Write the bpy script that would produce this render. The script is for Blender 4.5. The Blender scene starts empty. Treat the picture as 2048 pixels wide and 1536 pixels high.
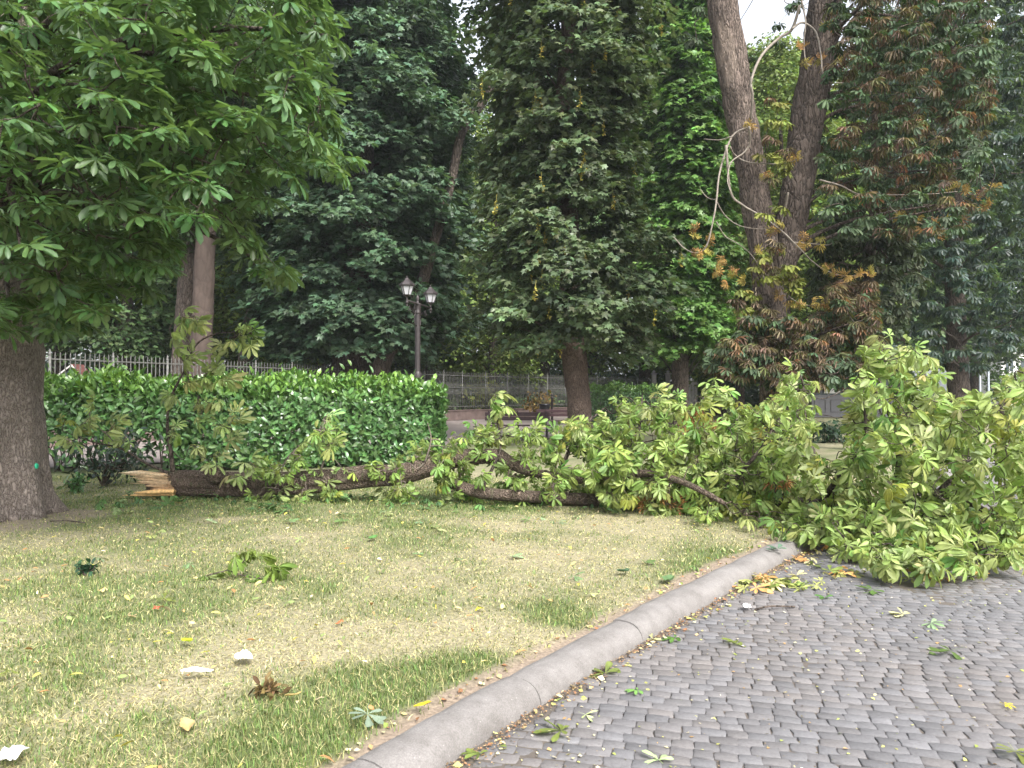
import bpy, math
import numpy as np
from mathutils import Matrix, Vector
R = math.radians
scene = bpy.context.scene
rng = np.random.default_rng(11)

# ------------------------------------------------------------------ camera, sky, sun, exposure
F, CX, CY, HOR, CAMZ = 1500.0, 1024.0, 768.0, 785.0, 1.6      # photo is 2048x1536
PITCH = math.atan((HOR - CY) / F)
cd = bpy.data.cameras.new('camera'); cam = bpy.data.objects.new('camera', cd)
scene.collection.objects.link(cam)
cam.location = (0, 0, CAMZ); cam.rotation_euler = (R(90) + PITCH, 0, 0)
cd.sensor_width = 36; cd.lens = F * 36 / 2048; cd.clip_start = .05; cd.clip_end = 600
scene.camera = cam
SUN_EL, SUN_AZ = 48, 150                                        # azimuth clockwise from +Y
w = bpy.data.worlds.new('World'); scene.world = w; w.use_nodes = True
nt = w.node_tree; bg = nt.nodes['Background']
sky = nt.nodes.new('ShaderNodeTexSky'); sky.sky_type = 'NISHITA'; sky.sun_disc = False
sky.sun_elevation = R(SUN_EL); sky.sun_rotation = R(SUN_AZ); sky.dust_density = 4; sky.air_density = 1.0
hs = nt.nodes.new('ShaderNodeHueSaturation'); hs.inputs['Saturation'].default_value = .28
nt.links.new(sky.outputs[0], hs.inputs['Color']); nt.links.new(hs.outputs[0], bg.inputs[0])
bg.inputs[1].default_value = .15
sd = bpy.data.lights.new('sun', 'SUN'); sd.energy = 1.5; sd.angle = R(16); sd.color = (1, .97, .92)
sun = bpy.data.objects.new('sun', sd); scene.collection.objects.link(sun)
sun.rotation_euler = (R(90 - SUN_EL), 0, R(180 - SUN_AZ)); sun.location = (0, 0, 40)
# direction check: lamp -Z points away from the sun position
az = R(SUN_AZ); sdir = Vector((math.sin(az) * math.cos(R(SUN_EL)), math.cos(az) * math.cos(R(SUN_EL)), math.sin(R(SUN_EL))))
sun.rotation_euler = sdir.to_track_quat('Z', 'Y').to_euler()
vs = scene.view_settings; vs.view_transform = 'Standard'; vs.look = 'None'; vs.gamma = 1; vs.exposure = 1.72
scene.cycles.max_bounces = 8; scene.cycles.diffuse_bounces = 5; scene.cycles.transmission_bounces = 6
scene.cycles.use_denoising = True; scene.cycles.volume_bounces = 1
HAZE = .00045

# ------------------------------------------------------------------ helpers
def P(x, y, d):
    """world point seen at photo pixel (x, y), at distance d straight ahead"""
    a, b = (x - CX) / F, -(y - CY) / F
    ry = math.cos(PITCH) - b * math.sin(PITCH); rz = math.sin(PITCH) + b * math.cos(PITCH)
    k = d / ry
    return np.array([a * k, d, CAMZ + rz * k])
def G(x, y, z=.1):
    a, b = (x - CX) / F, -(y - CY) / F
    ry = math.cos(PITCH) - b * math.sin(PITCH); rz = math.sin(PITCH) + b * math.cos(PITCH)
    k = (z - CAMZ) / rz
    return np.array([a * k, ry * k, z])
def topx(p):
    p = np.atleast_2d(p)
    yc = p[:, 1] * math.cos(PITCH) + (p[:, 2] - CAMZ) * math.sin(PITCH)
    zc = -p[:, 1] * math.sin(PITCH) + (p[:, 2] - CAMZ) * math.cos(PITCH)
    return CX + p[:, 0] / yc * F, CY - zc / yc * F
def nrm(v):
    v = np.asarray(v, float)
    return v / np.maximum(np.linalg.norm(v, axis=-1, keepdims=True), 1e-9)
def hashn(ix, iy, s=0):
    h = (ix * 374761393 + iy * 668265263 + s * 974634611) & 0xffffffff
    h = ((h ^ (h >> 13)) * 1274126177) & 0xffffffff
    return ((h ^ (h >> 16)) & 0xffff) / 65535.0
def vnoise(x, y, s=0):
    x = np.asarray(x, float); y = np.asarray(y, float)
    ix = np.floor(x).astype(np.int64); iy = np.floor(y).astype(np.int64)
    fx = x - ix; fy = y - iy; fx = fx * fx * (3 - 2 * fx); fy = fy * fy * (3 - 2 * fy)
    a = hashn(ix, iy, s); b = hashn(ix + 1, iy, s); c = hashn(ix, iy + 1, s); d = hashn(ix + 1, iy + 1, s)
    return (a * (1 - fx) + b * fx) * (1 - fy) + (c * (1 - fx) + d * fx) * fy
def fbm(x, y, s=0, o=4):
    t = 0; a = .5; n = 0
    for k in range(o):
        t = t + a * vnoise(x * 2 ** k, y * 2 ** k, s + k * 7); n += a; a *= .55
    return t / n

class MB:
    def __init__(s): s.v = []; s.f = []; s.c = []; s.n = 0
    def add(s, v, f, c=(1, 1, 1)):
        v = np.asarray(v, np.float32).reshape(-1, 3); f = np.asarray(f, np.int64).reshape(-1, 3)
        c = np.asarray(c, np.float32)
        if c.ndim == 1: c = np.broadcast_to(c, (len(v), 3))
        s.v.append(v); s.f.append(f + s.n); s.c.append(c.reshape(-1, 3)); s.n += len(v)
    def quads(s, v, q, c=(1, 1, 1)):
        q = np.asarray(q); s.add(v, np.concatenate([q[:, [0, 1, 2]], q[:, [0, 2, 3]]]), c)
    def box(s, c, size, col=(1, 1, 1), ax=None):
        h = np.array(size) / 2
        v = np.array([[x, y, z] for x in (-1, 1) for y in (-1, 1) for z in (-1, 1)]) * h
        if ax is not None: v = v @ np.array(ax)
        s.quads(v + np.array(c), [[0, 1, 3, 2], [4, 6, 7, 5], [0, 4, 5, 1], [2, 3, 7, 6], [0, 2, 6, 4], [1, 5, 7, 3]], col)
    def bar(s, a, b, w_, h_, col=(1, 1, 1), up=(0, 0, 1)):
        a = np.array(a, float); b = np.array(b, float); x = b - a; L = np.linalg.norm(x); x /= L
        y = nrm(np.cross(up, x)); z = np.cross(x, y)
        s.box((a + b) / 2, (L, w_, h_), col, np.array([x, y, z]))
    def tube(s, pts, rad, n=6, col=(1, 1, 1), cap=True, rfun=None):
        pts = np.asarray(pts, float); m = len(pts); rad = np.broadcast_to(np.asarray(rad, float), (m,))
        t = np.gradient(pts, axis=0); t = nrm(t)
        ref = np.array([0, 0, 1.]) if abs(t[:, 2]).mean() < .8 else np.array([1., 0, 0])
        u = nrm(np.cross(t, ref)); v = np.cross(t, u)
        an = np.linspace(0, 2 * math.pi, n, endpoint=False)
        rr = np.broadcast_to(rad[:, None], (m, n))
        if rfun is not None: rr = rr * rfun(m, an, pts)
        V = pts[:, None] + rr[..., None] * (np.cos(an)[None, :, None] * u[:, None] + np.sin(an)[None, :, None] * v[:, None])
        i = np.arange(m - 1)[:, None] * n; j = np.arange(n)[None]; k = (j + 1) % n
        q = np.stack([i + j, i + n + j, i + n + k, i + k], -1).reshape(-1, 4)
        tri = np.concatenate([q[:, [0, 1, 2]], q[:, [0, 2, 3]]])
        V = V.reshape(-1, 3)
        if cap:
            V = np.concatenate([V, pts[[0]], pts[[-1]]]); a = m * n; j = np.arange(n); k = (j + 1) % n
            tri = np.concatenate([tri, np.stack([np.full(n, a), j, k], -1), np.stack([np.full(n, a + 1), (m - 1) * n + k, (m - 1) * n + j], -1)])
        s.add(V, tri, col)
    def lathe(s, prof, c, n=16, col=(1, 1, 1), phase=0):
        prof = np.array(prof, float)
        an = np.linspace(0, 2 * math.pi, n, endpoint=False) + phase; m = len(prof)
        V = np.stack([prof[:, :1] * np.cos(an), prof[:, :1] * np.sin(an), np.repeat(prof[:, 1:], n, 1)], -1).reshape(-1, 3) + np.array(c)
        i = np.arange(m - 1)[:, None] * n; j = np.arange(n)[None]; k = (j + 1) % n
        s.quads(V, np.stack([i + j, i + k, i + n + k, i + n + j], -1).reshape(-1, 4), col)
    def build(s, name, mat, parent=None, smooth=True, bevel=0):
        me = bpy.data.meshes.new(name)
        V = np.concatenate(s.v); T = np.concatenate(s.f).astype(np.int32); C = np.concatenate(s.c)
        me.vertices.add(len(V)); me.vertices.foreach_set('co', V.ravel())
        me.loops.add(len(T) * 3); me.loops.foreach_set('vertex_index', T.ravel())
        me.polygons.add(len(T)); me.polygons.foreach_set('loop_start', np.arange(len(T), dtype=np.int32) * 3)
        me.polygons.foreach_set('use_smooth', np.full(len(T), smooth))
        at = me.attributes.new('col', 'FLOAT_COLOR', 'POINT')
        at.data.foreach_set('color', np.concatenate([C, np.ones((len(C), 1), np.float32)], 1).ravel())
        me.update(calc_edges=True)
        me.materials.append(mat)
        o = bpy.data.objects.new(name, me); scene.collection.objects.link(o)
        if parent is not None: adopt(o, parent)
        if bevel:
            wm = o.modifiers.new('weld', 'WELD'); wm.merge_threshold = .0002
            bm_ = o.modifiers.new('bevel', 'BEVEL'); bm_.width = bevel; bm_.segments = 2; bm_.limit_method = 'ANGLE'
        return o
def adopt(o, p):
    o.parent = p
    if p.type == 'EMPTY': o.matrix_parent_inverse = Matrix.Translation(-p.location)
def thing(name, loc, label, cat, group=None):
    o = bpy.data.objects.new(name, None); scene.collection.objects.link(o)
    o.location = [float(x) for x in loc]; o.empty_display_size = .2
    return tag(o, label, cat, group)
def tag(o, label, cat, group=None):
    o['label'] = label; o['category'] = cat
    if group: o['group'] = group
    return o
def struct(o, kind='structure'):
    o['kind'] = kind; return o
def dup(t):
    r = t.copy(); scene.collection.objects.link(r)
    for ch in list(t.children):
        c = ch.copy(); scene.collection.objects.link(c); c.parent = r
        for g in list(ch.children):
            k = g.copy(); scene.collection.objects.link(k); k.parent = c
    return r
def smoothline(pts, n=8):
    pts = np.asarray(pts, float)
    e = np.concatenate([[2 * pts[0] - pts[1]], pts, [2 * pts[-1] - pts[-2]]]); out = []
    for i in range(len(pts) - 1):
        a, b, c, d = e[i:i + 4]
        for t in np.linspace(0, 1, n, endpoint=False):
            out.append(.5 * (2 * b + (c - a) * t + (2 * a - 5 * b + 4 * c - d) * t * t + (3 * b - a - 3 * c + d) * t ** 3))
    out.append(pts[-1]); return np.array(out)

# ------------------------------------------------------------------ materials
def newmat(name):
    m = bpy.data.materials.new(name); m.use_nodes = True
    return m, m.node_tree, m.node_tree.nodes['Principled BSDF']
def N(t, typ, **kw):
    n = t.nodes.new(typ)
    for k, v in kw.items():
        if k in n.inputs: n.inputs[k].default_value = v
        else: setattr(n, k, v)
    return n
def mixc(t, fac, a, b, mode='MIX'):
    n = t.nodes.new('ShaderNodeMix'); n.data_type = 'RGBA'; n.blend_type = mode
    for i, v in ((0, fac), (6, a), (7, b)):
        if hasattr(v, 'is_linked'): t.links.new(v, n.inputs[i])
        else: n.inputs[i].default_value = v if i == 0 else (*v, 1)
    return n.outputs[2]
def ramp(t, src, stops):
    n = t.nodes.new('ShaderNodeValToRGB'); cr = n.color_ramp
    while len(cr.elements) < len(stops): cr.elements.new(.5)
    for e, (p, c) in zip(cr.elements, stops): e.position = p; e.color = (*c, 1)
    t.links.new(src, n.inputs[0]); return n.outputs[0]
def leafmat(name, rough=.5, trans=.3, spec=.35, back=None, backf=.5):
    m, t, b = newmat(name)
    a = N(t, 'ShaderNodeAttribute', attribute_name='col')
    tc = N(t, 'ShaderNodeTexCoord'); no = N(t, 'ShaderNodeTexNoise', Scale=14.0, Detail=2.0)
    t.links.new(tc.outputs['Object'], no.inputs['Vector'])
    c = mixc(t, 1.0, a.outputs['Color'], ramp(t, no.outputs[0], [(.3, (.78, .78, .74)), (.7, (1.18, 1.16, 1.1))]), 'MULTIPLY')
    if back is not None:
        g = N(t, 'ShaderNodeNewGeometry'); mu = N(t, 'ShaderNodeMath', operation='MULTIPLY')
        t.links.new(g.outputs['Backfacing'], mu.inputs[0]); mu.inputs[1].default_value = backf
        c = mixc(t, mu.outputs[0], c, back)
    t.links.new(c, b.inputs['Base Color']); b.inputs['Roughness'].default_value = rough
    b.inputs['Specular IOR Level'].default_value = spec
    tr = N(t, 'ShaderNodeBsdfTranslucent'); t.links.new(mixc(t, 1.0, c, (1.25, 1.3, .6), 'MULTIPLY'), tr.inputs[0])
    ms = N(t, 'ShaderNodeMixShader'); ms.inputs[0].default_value = trans
    t.links.new(b.outputs[0], ms.inputs[1]); t.links.new(tr.outputs[0], ms.inputs[2])
    t.links.new(ms.outputs[0], t.nodes['Material Output'].inputs[0]); return m
def barkmat(name, dark, mid, light, scale=9.0, stretch=.35, bump=.6, patch=None, bare=None):
    m, t, b = newmat(name)
    tc = N(t, 'ShaderNodeTexCoord'); mp = N(t, 'ShaderNodeMapping'); mp.inputs['Scale'].default_value = (1, 1, stretch)
    t.links.new(tc.outputs['Object'], mp.inputs[0])
    no = N(t, 'ShaderNodeTexNoise', Scale=scale * .8, Detail=5.0); t.links.new(mp.outputs[0], no.inputs['Vector'])
    va = N(t, 'ShaderNodeVectorMath', operation='ADD'); t.links.new(mp.outputs[0], va.inputs[0])
    sc = N(t, 'ShaderNodeVectorMath', operation='SCALE'); sc.inputs[3].default_value = .22
    t.links.new(no.outputs[1], sc.inputs[0]); t.links.new(sc.outputs[0], va.inputs[1])
    vo = N(t, 'ShaderNodeTexVoronoi', feature='DISTANCE_TO_EDGE', Scale=scale); t.links.new(va.outputs[0], vo.inputs['Vector'])
    fi = N(t, 'ShaderNodeTexNoise', Scale=scale * 6, Detail=4.0); t.links.new(mp.outputs[0], fi.inputs['Vector'])
    big = N(t, 'ShaderNodeTexNoise', Scale=1.3, Detail=3.0); t.links.new(tc.outputs['Object'], big.inputs['Vector'])
    plate = mixc(t, fi.outputs[0], mid, light)
    cr = N(t, 'ShaderNodeMath', operation='MULTIPLY_ADD'); t.links.new(fi.outputs[0], cr.inputs[0]); cr.inputs[1].default_value = .35; t.links.new(vo.outputs[0], cr.inputs[2])
    c = mixc(t, ramp(t, cr.outputs[0], [(.17, (0, 0, 0)), (.3, (1, 1, 1))]), dark, plate)
    c = mixc(t, 1.0, c, ramp(t, big.outputs[0], [(.3, (.75, .74, .72)), (.7, (1.2, 1.16, 1.12))]), 'MULTIPLY')
    if patch: c = mixc(t, ramp(t, no.outputs[0], [(.56, (0, 0, 0)), (.66, (1, 1, 1))]), c, patch)
    if bare:
        at = N(t, 'ShaderNodeAttribute', attribute_name='col'); sx = N(t, 'ShaderNodeSeparateColor'); t.links.new(at.outputs['Color'], sx.inputs[0])
        ma = N(t, 'ShaderNodeMath', operation='MULTIPLY_ADD'); t.links.new(no.outputs[0], ma.inputs[0]); ma.inputs[1].default_value = .8; t.links.new(sx.outputs[0], ma.inputs[2])
        c = mixc(t, ramp(t, ma.outputs[0], [(.78, (1, 1, 1)), (.9, (0, 0, 0))]), c, mixc(t, fi.outputs[0], bare, tuple(v * .6 for v in bare)))
    t.links.new(c, b.inputs['Base Color']); b.inputs['Roughness'].default_value = .9
    b.inputs['Specular IOR Level'].default_value = .15
    ad = N(t, 'ShaderNodeMath', operation='MULTIPLY_ADD'); t.links.new(fi.outputs[0], ad.inputs[0]); ad.inputs[1].default_value = .5
    rp = ramp(t, vo.outputs[0], [(0, (0, 0, 0)), (.3, (1, 1, 1))]); t.links.new(rp, ad.inputs[2])
    bp = N(t, 'ShaderNodeBump', Strength=min(1, bump * 1.3), Distance=.04); t.links.new(ad.outputs[0], bp.inputs['Height'])
    t.links.new(bp.outputs[0], b.inputs['Normal']); return m
def plain(name, col, rough=.6, metal=0, var=.15, scale=12.0, bump=0, useattr=False):
    m, t, b = newmat(name)
    tc = N(t, 'ShaderNodeTexCoord'); no = N(t, 'ShaderNodeTexNoise', Scale=scale, Detail=5.0)
    t.links.new(tc.outputs['Object'], no.inputs['Vector'])
    lo, hi = 1 - var, 1 + var
    base = col
    if useattr:
        base = N(t, 'ShaderNodeAttribute', attribute_name='col').outputs['Color']
    c = mixc(t, 1.0, base, ramp(t, no.outputs[0], [(.3, (lo, lo, lo)), (.7, (hi, hi, hi))]), 'MULTIPLY')
    t.links.new(c, b.inputs['Base Color']); b.inputs['Roughness'].default_value = rough; b.inputs['Metallic'].default_value = metal
    if bump:
        bp = N(t, 'ShaderNodeBump', Strength=bump, Distance=.01); t.links.new(no.outputs[0], bp.inputs['Height'])
        t.links.new(bp.outputs[0], b.inputs['Normal'])
    return m
M_chest = leafmat('chestnut_leaf', .42, .36, .4, back=(.13, .19, .09), backf=.45)
M_fallen = leafmat('wilting_chestnut_leaf', .48, .3, .35, back=(.34, .39, .2), backf=.6)
M_maple = leafmat('maple_leaf', .42, .25, .4)
M_wood = leafmat('woodland_leaf', .5, .3, .25)
M_brown = leafmat('blighted_leaf', .6, .22, .25)
M_hedge = leafmat('laurel_leaf', .28, .15, .55)
M_grass = leafmat('grass_blade', .6, .25, .2)
M_litter = leafmat('dead_leaf', .7, .15, .2)
M_bark_fg = barkmat('grey_chestnut_bark', (.15, .124, .108), (.26, .22, .196), (.4, .35, .315), 19, .42, .75)
M_bark = barkmat('dark_bark', (.035, .029, .025), (.085, .07, .06), (.14, .115, .1), 10, .3, .7)
M_bark_r = barkmat('ridged_bark', (.045, .037, .032), (.125, .1, .087), (.25, .205, .178), 14, .2, .9, bare=(.27, .215, .175))
M_bark_p = barkmat('pale_smooth_bark', (.058, .045, .039), (.062, .048, .042), (.082, .065, .056), 4, .5, .25)
M_bark_m = barkmat('maple_bark', (.075, .055, .047), (.14, .104, .09), (.22, .17, .148), 16, .35, .7)
M_log = barkmat('mossy_log_bark', (.06, .046, .038), (.16, .12, .098), (.31, .25, .205), 20, .6, .9, patch=(.16, .155, .095))
M_twig = plain('twig_bark', (.13, .105, .085), .85, var=.35)
M_paletwig = plain('bare_twig', (.2, .172, .14), .8, var=.25)
M_iron = plain('painted_iron', (.04, .033, .033), .45, .3, .2)
M_metal_pale = plain('weathered_fence_paint', (.11, .11, .1), .6, .1, .25)
M_wall = plain('plastered_wall', (.14, .1, .09), .9, 0, .3, 3)
M_bench = plain('brown_bench_paint', (.055, .026, .03), .5, 0, .2)
M_white = plain('white_paper', (.74, .73, .72), .8, 0, .1, 30, .5)
M_kiosk = plain('grey_kiosk_paint', (.17, .165, .18), .5, 0, .1)
M_plasterw = plain('white_plaster', (.8, .79, .77), .9, 0, .05)
M_roof = plain('red_roof_tile', (.5, .12, .1), .8, 0, .25, 6)
M_wood_raw = plain('fresh_split_wood', (.6, .4, .2), .75, 0, .3, 26, .6, True)
M_glassd, _t, _b = newmat('window_glass'); _b.inputs['Base Color'].default_value = (.06, .08, .09, 1); _b.inputs['Roughness'].default_value = .08
M_frost, _t, _b = newmat('frosted_lantern_glass'); _b.inputs['Base Color'].default_value = (.42, .42, .44, 1); _b.inputs['Roughness'].default_value = .35
M_dirt = plain('woodland_soil', (.075, .06, .042), .95, 0, .4, 2.5, .5)
M_path = plain('pale_gravel_path', (.2, .168, .155), .95, 0, .16, 5, .3)
M_green = plain('green_paint', (.03, .5, .27), .6, 0, .05)

# ------------------------------------------------------------------ leaf templates: (verts, tris, colour multiplier)
def palm(nl=7, droop=.3, pitch=.15, fold=.05, wide=1., seed=0):
    r = np.random.default_rng(seed)
    ang = {7: [-118, -76, -38, 0, 38, 76, 118], 5: [-90, -45, 0, 45, 90], 6: [-105, -62, -22, 20, 60, 104]}[nl]
    V = []; T = []; C = []; n = 0
    us = [.34, .62, .85]; ws = [.075 * wide, .145 * wide, .135 * wide]
    for a in ang:
        L = 1.0 - .42 * (abs(a) / 118) ** 1.5 + r.normal(0, .05); a = R(a + r.normal(0, 4)); pt = pitch + r.normal(0, .16); dr = droop * (1 + r.normal(0, .3))
        tw = r.normal(0, .25)
        pts = [(0.02, 0, 0, 1.1)]
        for u, w_ in zip(us, ws):
            pts += [(u, -w_, fold, .97), (u, 0, -.012, 1.16), (u, w_, fold, .97)]
        pts += [(1., 0, 0, 1.0)]
        for (u, y, z, cm) in pts:
            z = z - dr * u * u + tw * y; x = u
            x, z = x * math.cos(pt) + z * math.sin(pt), -x * math.sin(pt) + z * math.cos(pt)
            x *= L; y2 = y * L ** .8; z *= L
            V.append((x * math.cos(a) - y2 * math.sin(a), x * math.sin(a) + y2 * math.cos(a), z)); C.append(cm)
        T += [(n, n + 1, n + 2), (n, n + 2, n + 3)]
        for k in (1, 4):
            b = n + k
            T += [(b, b + 3, b + 4), (b, b + 4, b + 1), (b + 1, b + 4, b + 5), (b + 1, b + 5, b + 2)]
        T += [(n + 7, n + 10, n + 8), (n + 8, n + 10, n + 9)]
        n += 11
    # stalk
    V += [(-.55, -.008, .1), (-.55, .008, .1), (.04, .012, 0), (.04, -.012, 0)]; C += [1.3] * 4
    T += [(n, n + 2, n + 1), (n, n + 3, n + 2)]
    V = np.array(V); T = np.array(T)
    T = T[:, [0, 2, 1]] if False else T
    return V, T[:, ::1], np.array(C)
PALM = [palm(7, .3, .12, seed=1), palm(7, .45, .3, seed=2), palm(5, .35, .2, seed=3), palm(6, .25, .35, seed=4)]
PALM_W = [palm(7, .5, .55, seed=5), palm(7, .6, .8, seed=6), palm(5, .45, .4, seed=7), palm(6, .35, .25, seed=8), palm(5, .5, .9, seed=9)]
PALM_DRY = [palm(5, .9, .7, .12, .55, seed=15), palm(7, 1.1, .5, .12, .5, seed=16), palm(5, .7, 1.0, .1, .6, seed=17)]
PALM_BL = [palm(7, .45, .25, .1, .62, seed=31), palm(7, .6, .05, .12, .5, seed=32), palm(6, .8, .3, .12, .55, seed=33), palm(7, .2, .4, .12, .5, seed=34)]
PALM_FLAT = [palm(7, .1, .02, .03, seed=21), palm(5, .15, .05, .05, seed=22), palm(6, .2, -.05, .05, seed=23)]
def palm_rag(seed, droop=.5, pitch=.5):
    V, T, C = palm(7, droop, pitch, .06, 1.18, seed); r = np.random.default_rng(seed + 500)
    nl = (len(V) - 4) // 11; keepl = r.random(nl) > .18; V = V.copy()
    for k in range(nl):
        i = slice(k * 11, k * 11 + 11); a = r.normal(0, .22); c_, s_ = math.cos(a), math.sin(a); p = V[i] * r.uniform(.78, 1.02)
        V[i] = np.stack([p[:, 0] * c_ - p[:, 1] * s_, p[:, 0] * s_ + p[:, 1] * c_, p[:, 2] - r.uniform(-.1, .5) * (p[:, 0] ** 2 + p[:, 1] ** 2)], -1)
    ok = np.array([(t[0] // 11 >= nl) or keepl[min(t[0] // 11, nl - 1)] for t in T]); return V, T[ok], C
PALM_R = [palm_rag(40 + k, .2 + .07 * k, .05 + .11 * k) for k in range(8)]
PALM_C = [palm(7, .16, .04, seed=61), palm(7, .28, .16, seed=62), palm(5, .2, .08, seed=63), palm(6, .22, .2, seed=64)]
def curl(seed):
    r = np.random.default_rng(seed); nu, nv = 10, 5; V = []; C = []
    for i in range(nu):
        u = i / (nu - 1); w_ = .34 * math.sin(math.pi * (.04 + .95 * u)) ** .75 * (1 + .12 * math.sin(11 * u + seed))
        for j in range(nv):
            v = -1 + 2 * j / (nv - 1); V.append((u * 1.5, v * w_ + .08 * math.sin(4 * u), .5 * w_ * v * v * (1 + .5 * math.sin(5 * u + seed)) + .1 * math.sin(3.5 * u + seed) + r.normal(0, .012))); C.append(1.12 if j == 2 else r.uniform(.85, 1.05))
    T = []
    for i in range(nu - 1):
        for j in range(nv - 1): a = i * nv + j; T += [(a, a + nv, a + nv + 1), (a, a + nv + 1, a + 1)]
    return np.array(V), np.array(T), np.array(C)
def star(seed=0, droop=.25):
    r = np.random.default_rng(seed)
    half = [(0, 1.0), (20, .56), (30, .62), (50, .9), (68, .46), (80, .5), (104, .66), (132, .34), (170, .3)]
    o = [(R(a), l) for a, l in half] + [(R(360 - a), l) for a, l in half[::-1] if a not in (0,)]
    V = [(0, 0, .03)]; C = [1.1]
    for a, l in o:
        l *= 1 + r.normal(0, .06); x, y = l * math.cos(a), l * math.sin(a)
        V.append((x + .1, y, -droop * (x * x * .7 + y * y * .9) + r.normal(0, .03))); C.append(1.)
    n = len(o); T = [(0, 1 + i, 1 + (i + 1) % n) for i in range(n)]
    return np.array(V), np.array(T), np.array(C)
STAR = [star(1, .2), star(2, .45), star(3, .1)]
def oval(w_=.26, droop=.15, fold=.06):
    V = [(0, 0, 0), (.3, -w_ * .85, fold), (.32, 0, 0), (.3, w_ * .85, fold), (.68, -w_, fold - droop * .4), (.7, 0, -droop * .45), (.68, w_, fold - droop * .4), (1, 0, -droop)]
    T = [(0, 1, 2), (0, 2, 3), (1, 4, 5), (1, 5, 2), (2, 5, 6), (2, 6, 3), (4, 7, 5), (5, 7, 6)]
    return np.array(V), np.array(T), np.array([1.1, 1, 1.15, 1, 1, 1.12, 1, 1])
OVAL = [oval(.2, .1), oval(.23, .28), oval(.17, .05, .1), oval(.2, .4, .03)]
SMALL = [(np.array([(0, 0, 0), (.5, -.36, .05), (1, 0, -.18), (.5, .36, .05)]), np.array([(0, 1, 2), (0, 2, 3)]), np.ones(4)),
         (np.array([(0, 0, 0), (.4, -.45, -.06), (1, .1, -.1), (.55, .4, -.1)]), np.array([(0, 1, 2), (0, 2, 3)]), np.ones(4))]
def place(mb, tmpls, pos, d, n, s, col, rg=rng):
    pos = np.asarray(pos, float); K = len(pos)
    if K == 0: return
    x = nrm(d); y = nrm(np.cross(n, x)); z = np.cross(x, y)
    s = np.broadcast_to(s, (K,)); col = np.broadcast_to(col, (K, 3)); which = rg.integers(0, len(tmpls), K)
    for k, (tv, tf, tc) in enumerate(tmpls):
        i = np.where(which == k)[0]
        if len(i) == 0: continue
        V = pos[i, None] + s[i, None, None] * (tv[None, :, :1] * x[i, None] + tv[None, :, 1:2] * y[i, None] + tv[None, :, 2:] * z[i, None])
        m = len(tv); T = tf[None] + (np.arange(len(i)) * m)[:, None, None]
        mb.add(V.reshape(-1, 3), T.reshape(-1, 3), (col[i, None] * tc[None, :, None]).reshape(-1, 3))
def jit(base, K, a=.22, rg=rng, yel=.0):
    base = np.array(base); b = base * np.exp(rg.normal(0, a, (K, 1)))
    b = b * (1 + rg.normal(0, .07, (K, 3)))
    if yel: b = b * (1 - yel) + yel * np.array([.3, .3, .06])
    return np.clip(b, .004, .9)

# ------------------------------------------------------------------ ground layout
KERB = smoothline([(-2.75, -.5), (-1.42, 1.5), (-.307, 3.2), (.658, 4.57), (2.03, 6.4), (2.98, 7.62), (5.2, 10.4), (12.9, 20), (24, 34), (44, 60), (70, 95)], 10)
def kerb_x(d): return np.interp(d, KERB[:, 1], KERB[:, 0])
def kerb_off(X, d):
    """distance (about perpendicular) left of the kerb's road edge"""
    return (kerb_x(d) - X) * .80
LZ = .10
PATHLINE = np.array([(-30, 11.), (-14, 12.6), (-8, 15.2), (-2, 21.0), (3, 26), (8, 35), (13, 52), (16, 70)])
def path_d(X): return np.interp(X, PATHLINE[:, 0], PATHLINE[:, 1])
GREENS = [(G(1100, 1245), .42, .9), (G(920, 1345), .38, .9), (G(820, 1360), .3, .7), (G(640, 1480), .34, .9), (G(540, 1500), .25, .7), (G(1400, 1140), .6, .7), (G(160, 1165), .35, .6),
          (G(300, 1220), .6, .35), (G(120, 1310), .5, .4), (G(600, 1010), 1.2, .5), (G(300, 1010), 1.2, .5), (G(900, 1010), 1.0, .4), (G(1480, 1110), .5, .6), (G(330, 1450), .2, .5), (G(640, 1180), .4, .3)]
DRYS = [(G(1090, 1275), .3, .9), (G(840, 1290), .45, .6), (G(960, 1250), .3, .6), (G(760, 1180), .8, .35), (G(300, 1420), .4, .4), (G(560, 1290), .4, .3), (G(1100, 1120), 1.0, .3), (G(120, 1030), .7, .7), (G(1250, 1050), .7, .5)]
def lawn_green(X, d):
    g = .46 + (fbm(X * .9, d * .9, 3) - .5) * 1.5 + (fbm(X * 3.5, d * 3.5, 9) - .5) * .9
    for c, r, a in GREENS: g = g + a * np.exp(-((X - c[0]) ** 2 + (d - c[1]) ** 2) / r ** 2)
    for c, r, a in DRYS: g = g - a * np.exp(-((X - c[0]) ** 2 + (d - c[1]) ** 2) / r ** 2)
    return np.clip(g, 0, 1)
def lawn_bare(X, d):
    o = kerb_off(X, d) - .2
    edge = .16 + .22 * (fbm(X * 1.3 + 4, d * 1.3, 21) - .35)
    b = np.clip((edge - o) / .08, 0, 1)
    t = np.hypot(X + 5.8, d - 8.95) + (fbm(X * 3, d * 3, 12) - .5) * .7; return np.maximum(b, np.clip((.95 - t) / .3, 0, 1) * .7)
def lawn_z(X, d): return LZ + (fbm(X * 1.7, d * 1.7, 5) - .5) * .035

# soil sheet to the horizon
mb = MB(); S = 260
mb.quads([(-S, -40, -.09), (S, -40, -.09), (S, 2 * S, -.09), (-S, 2 * S, -.09)], [[0, 1, 2, 3]])
struct(mb.build('ground', M_dirt))
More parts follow.
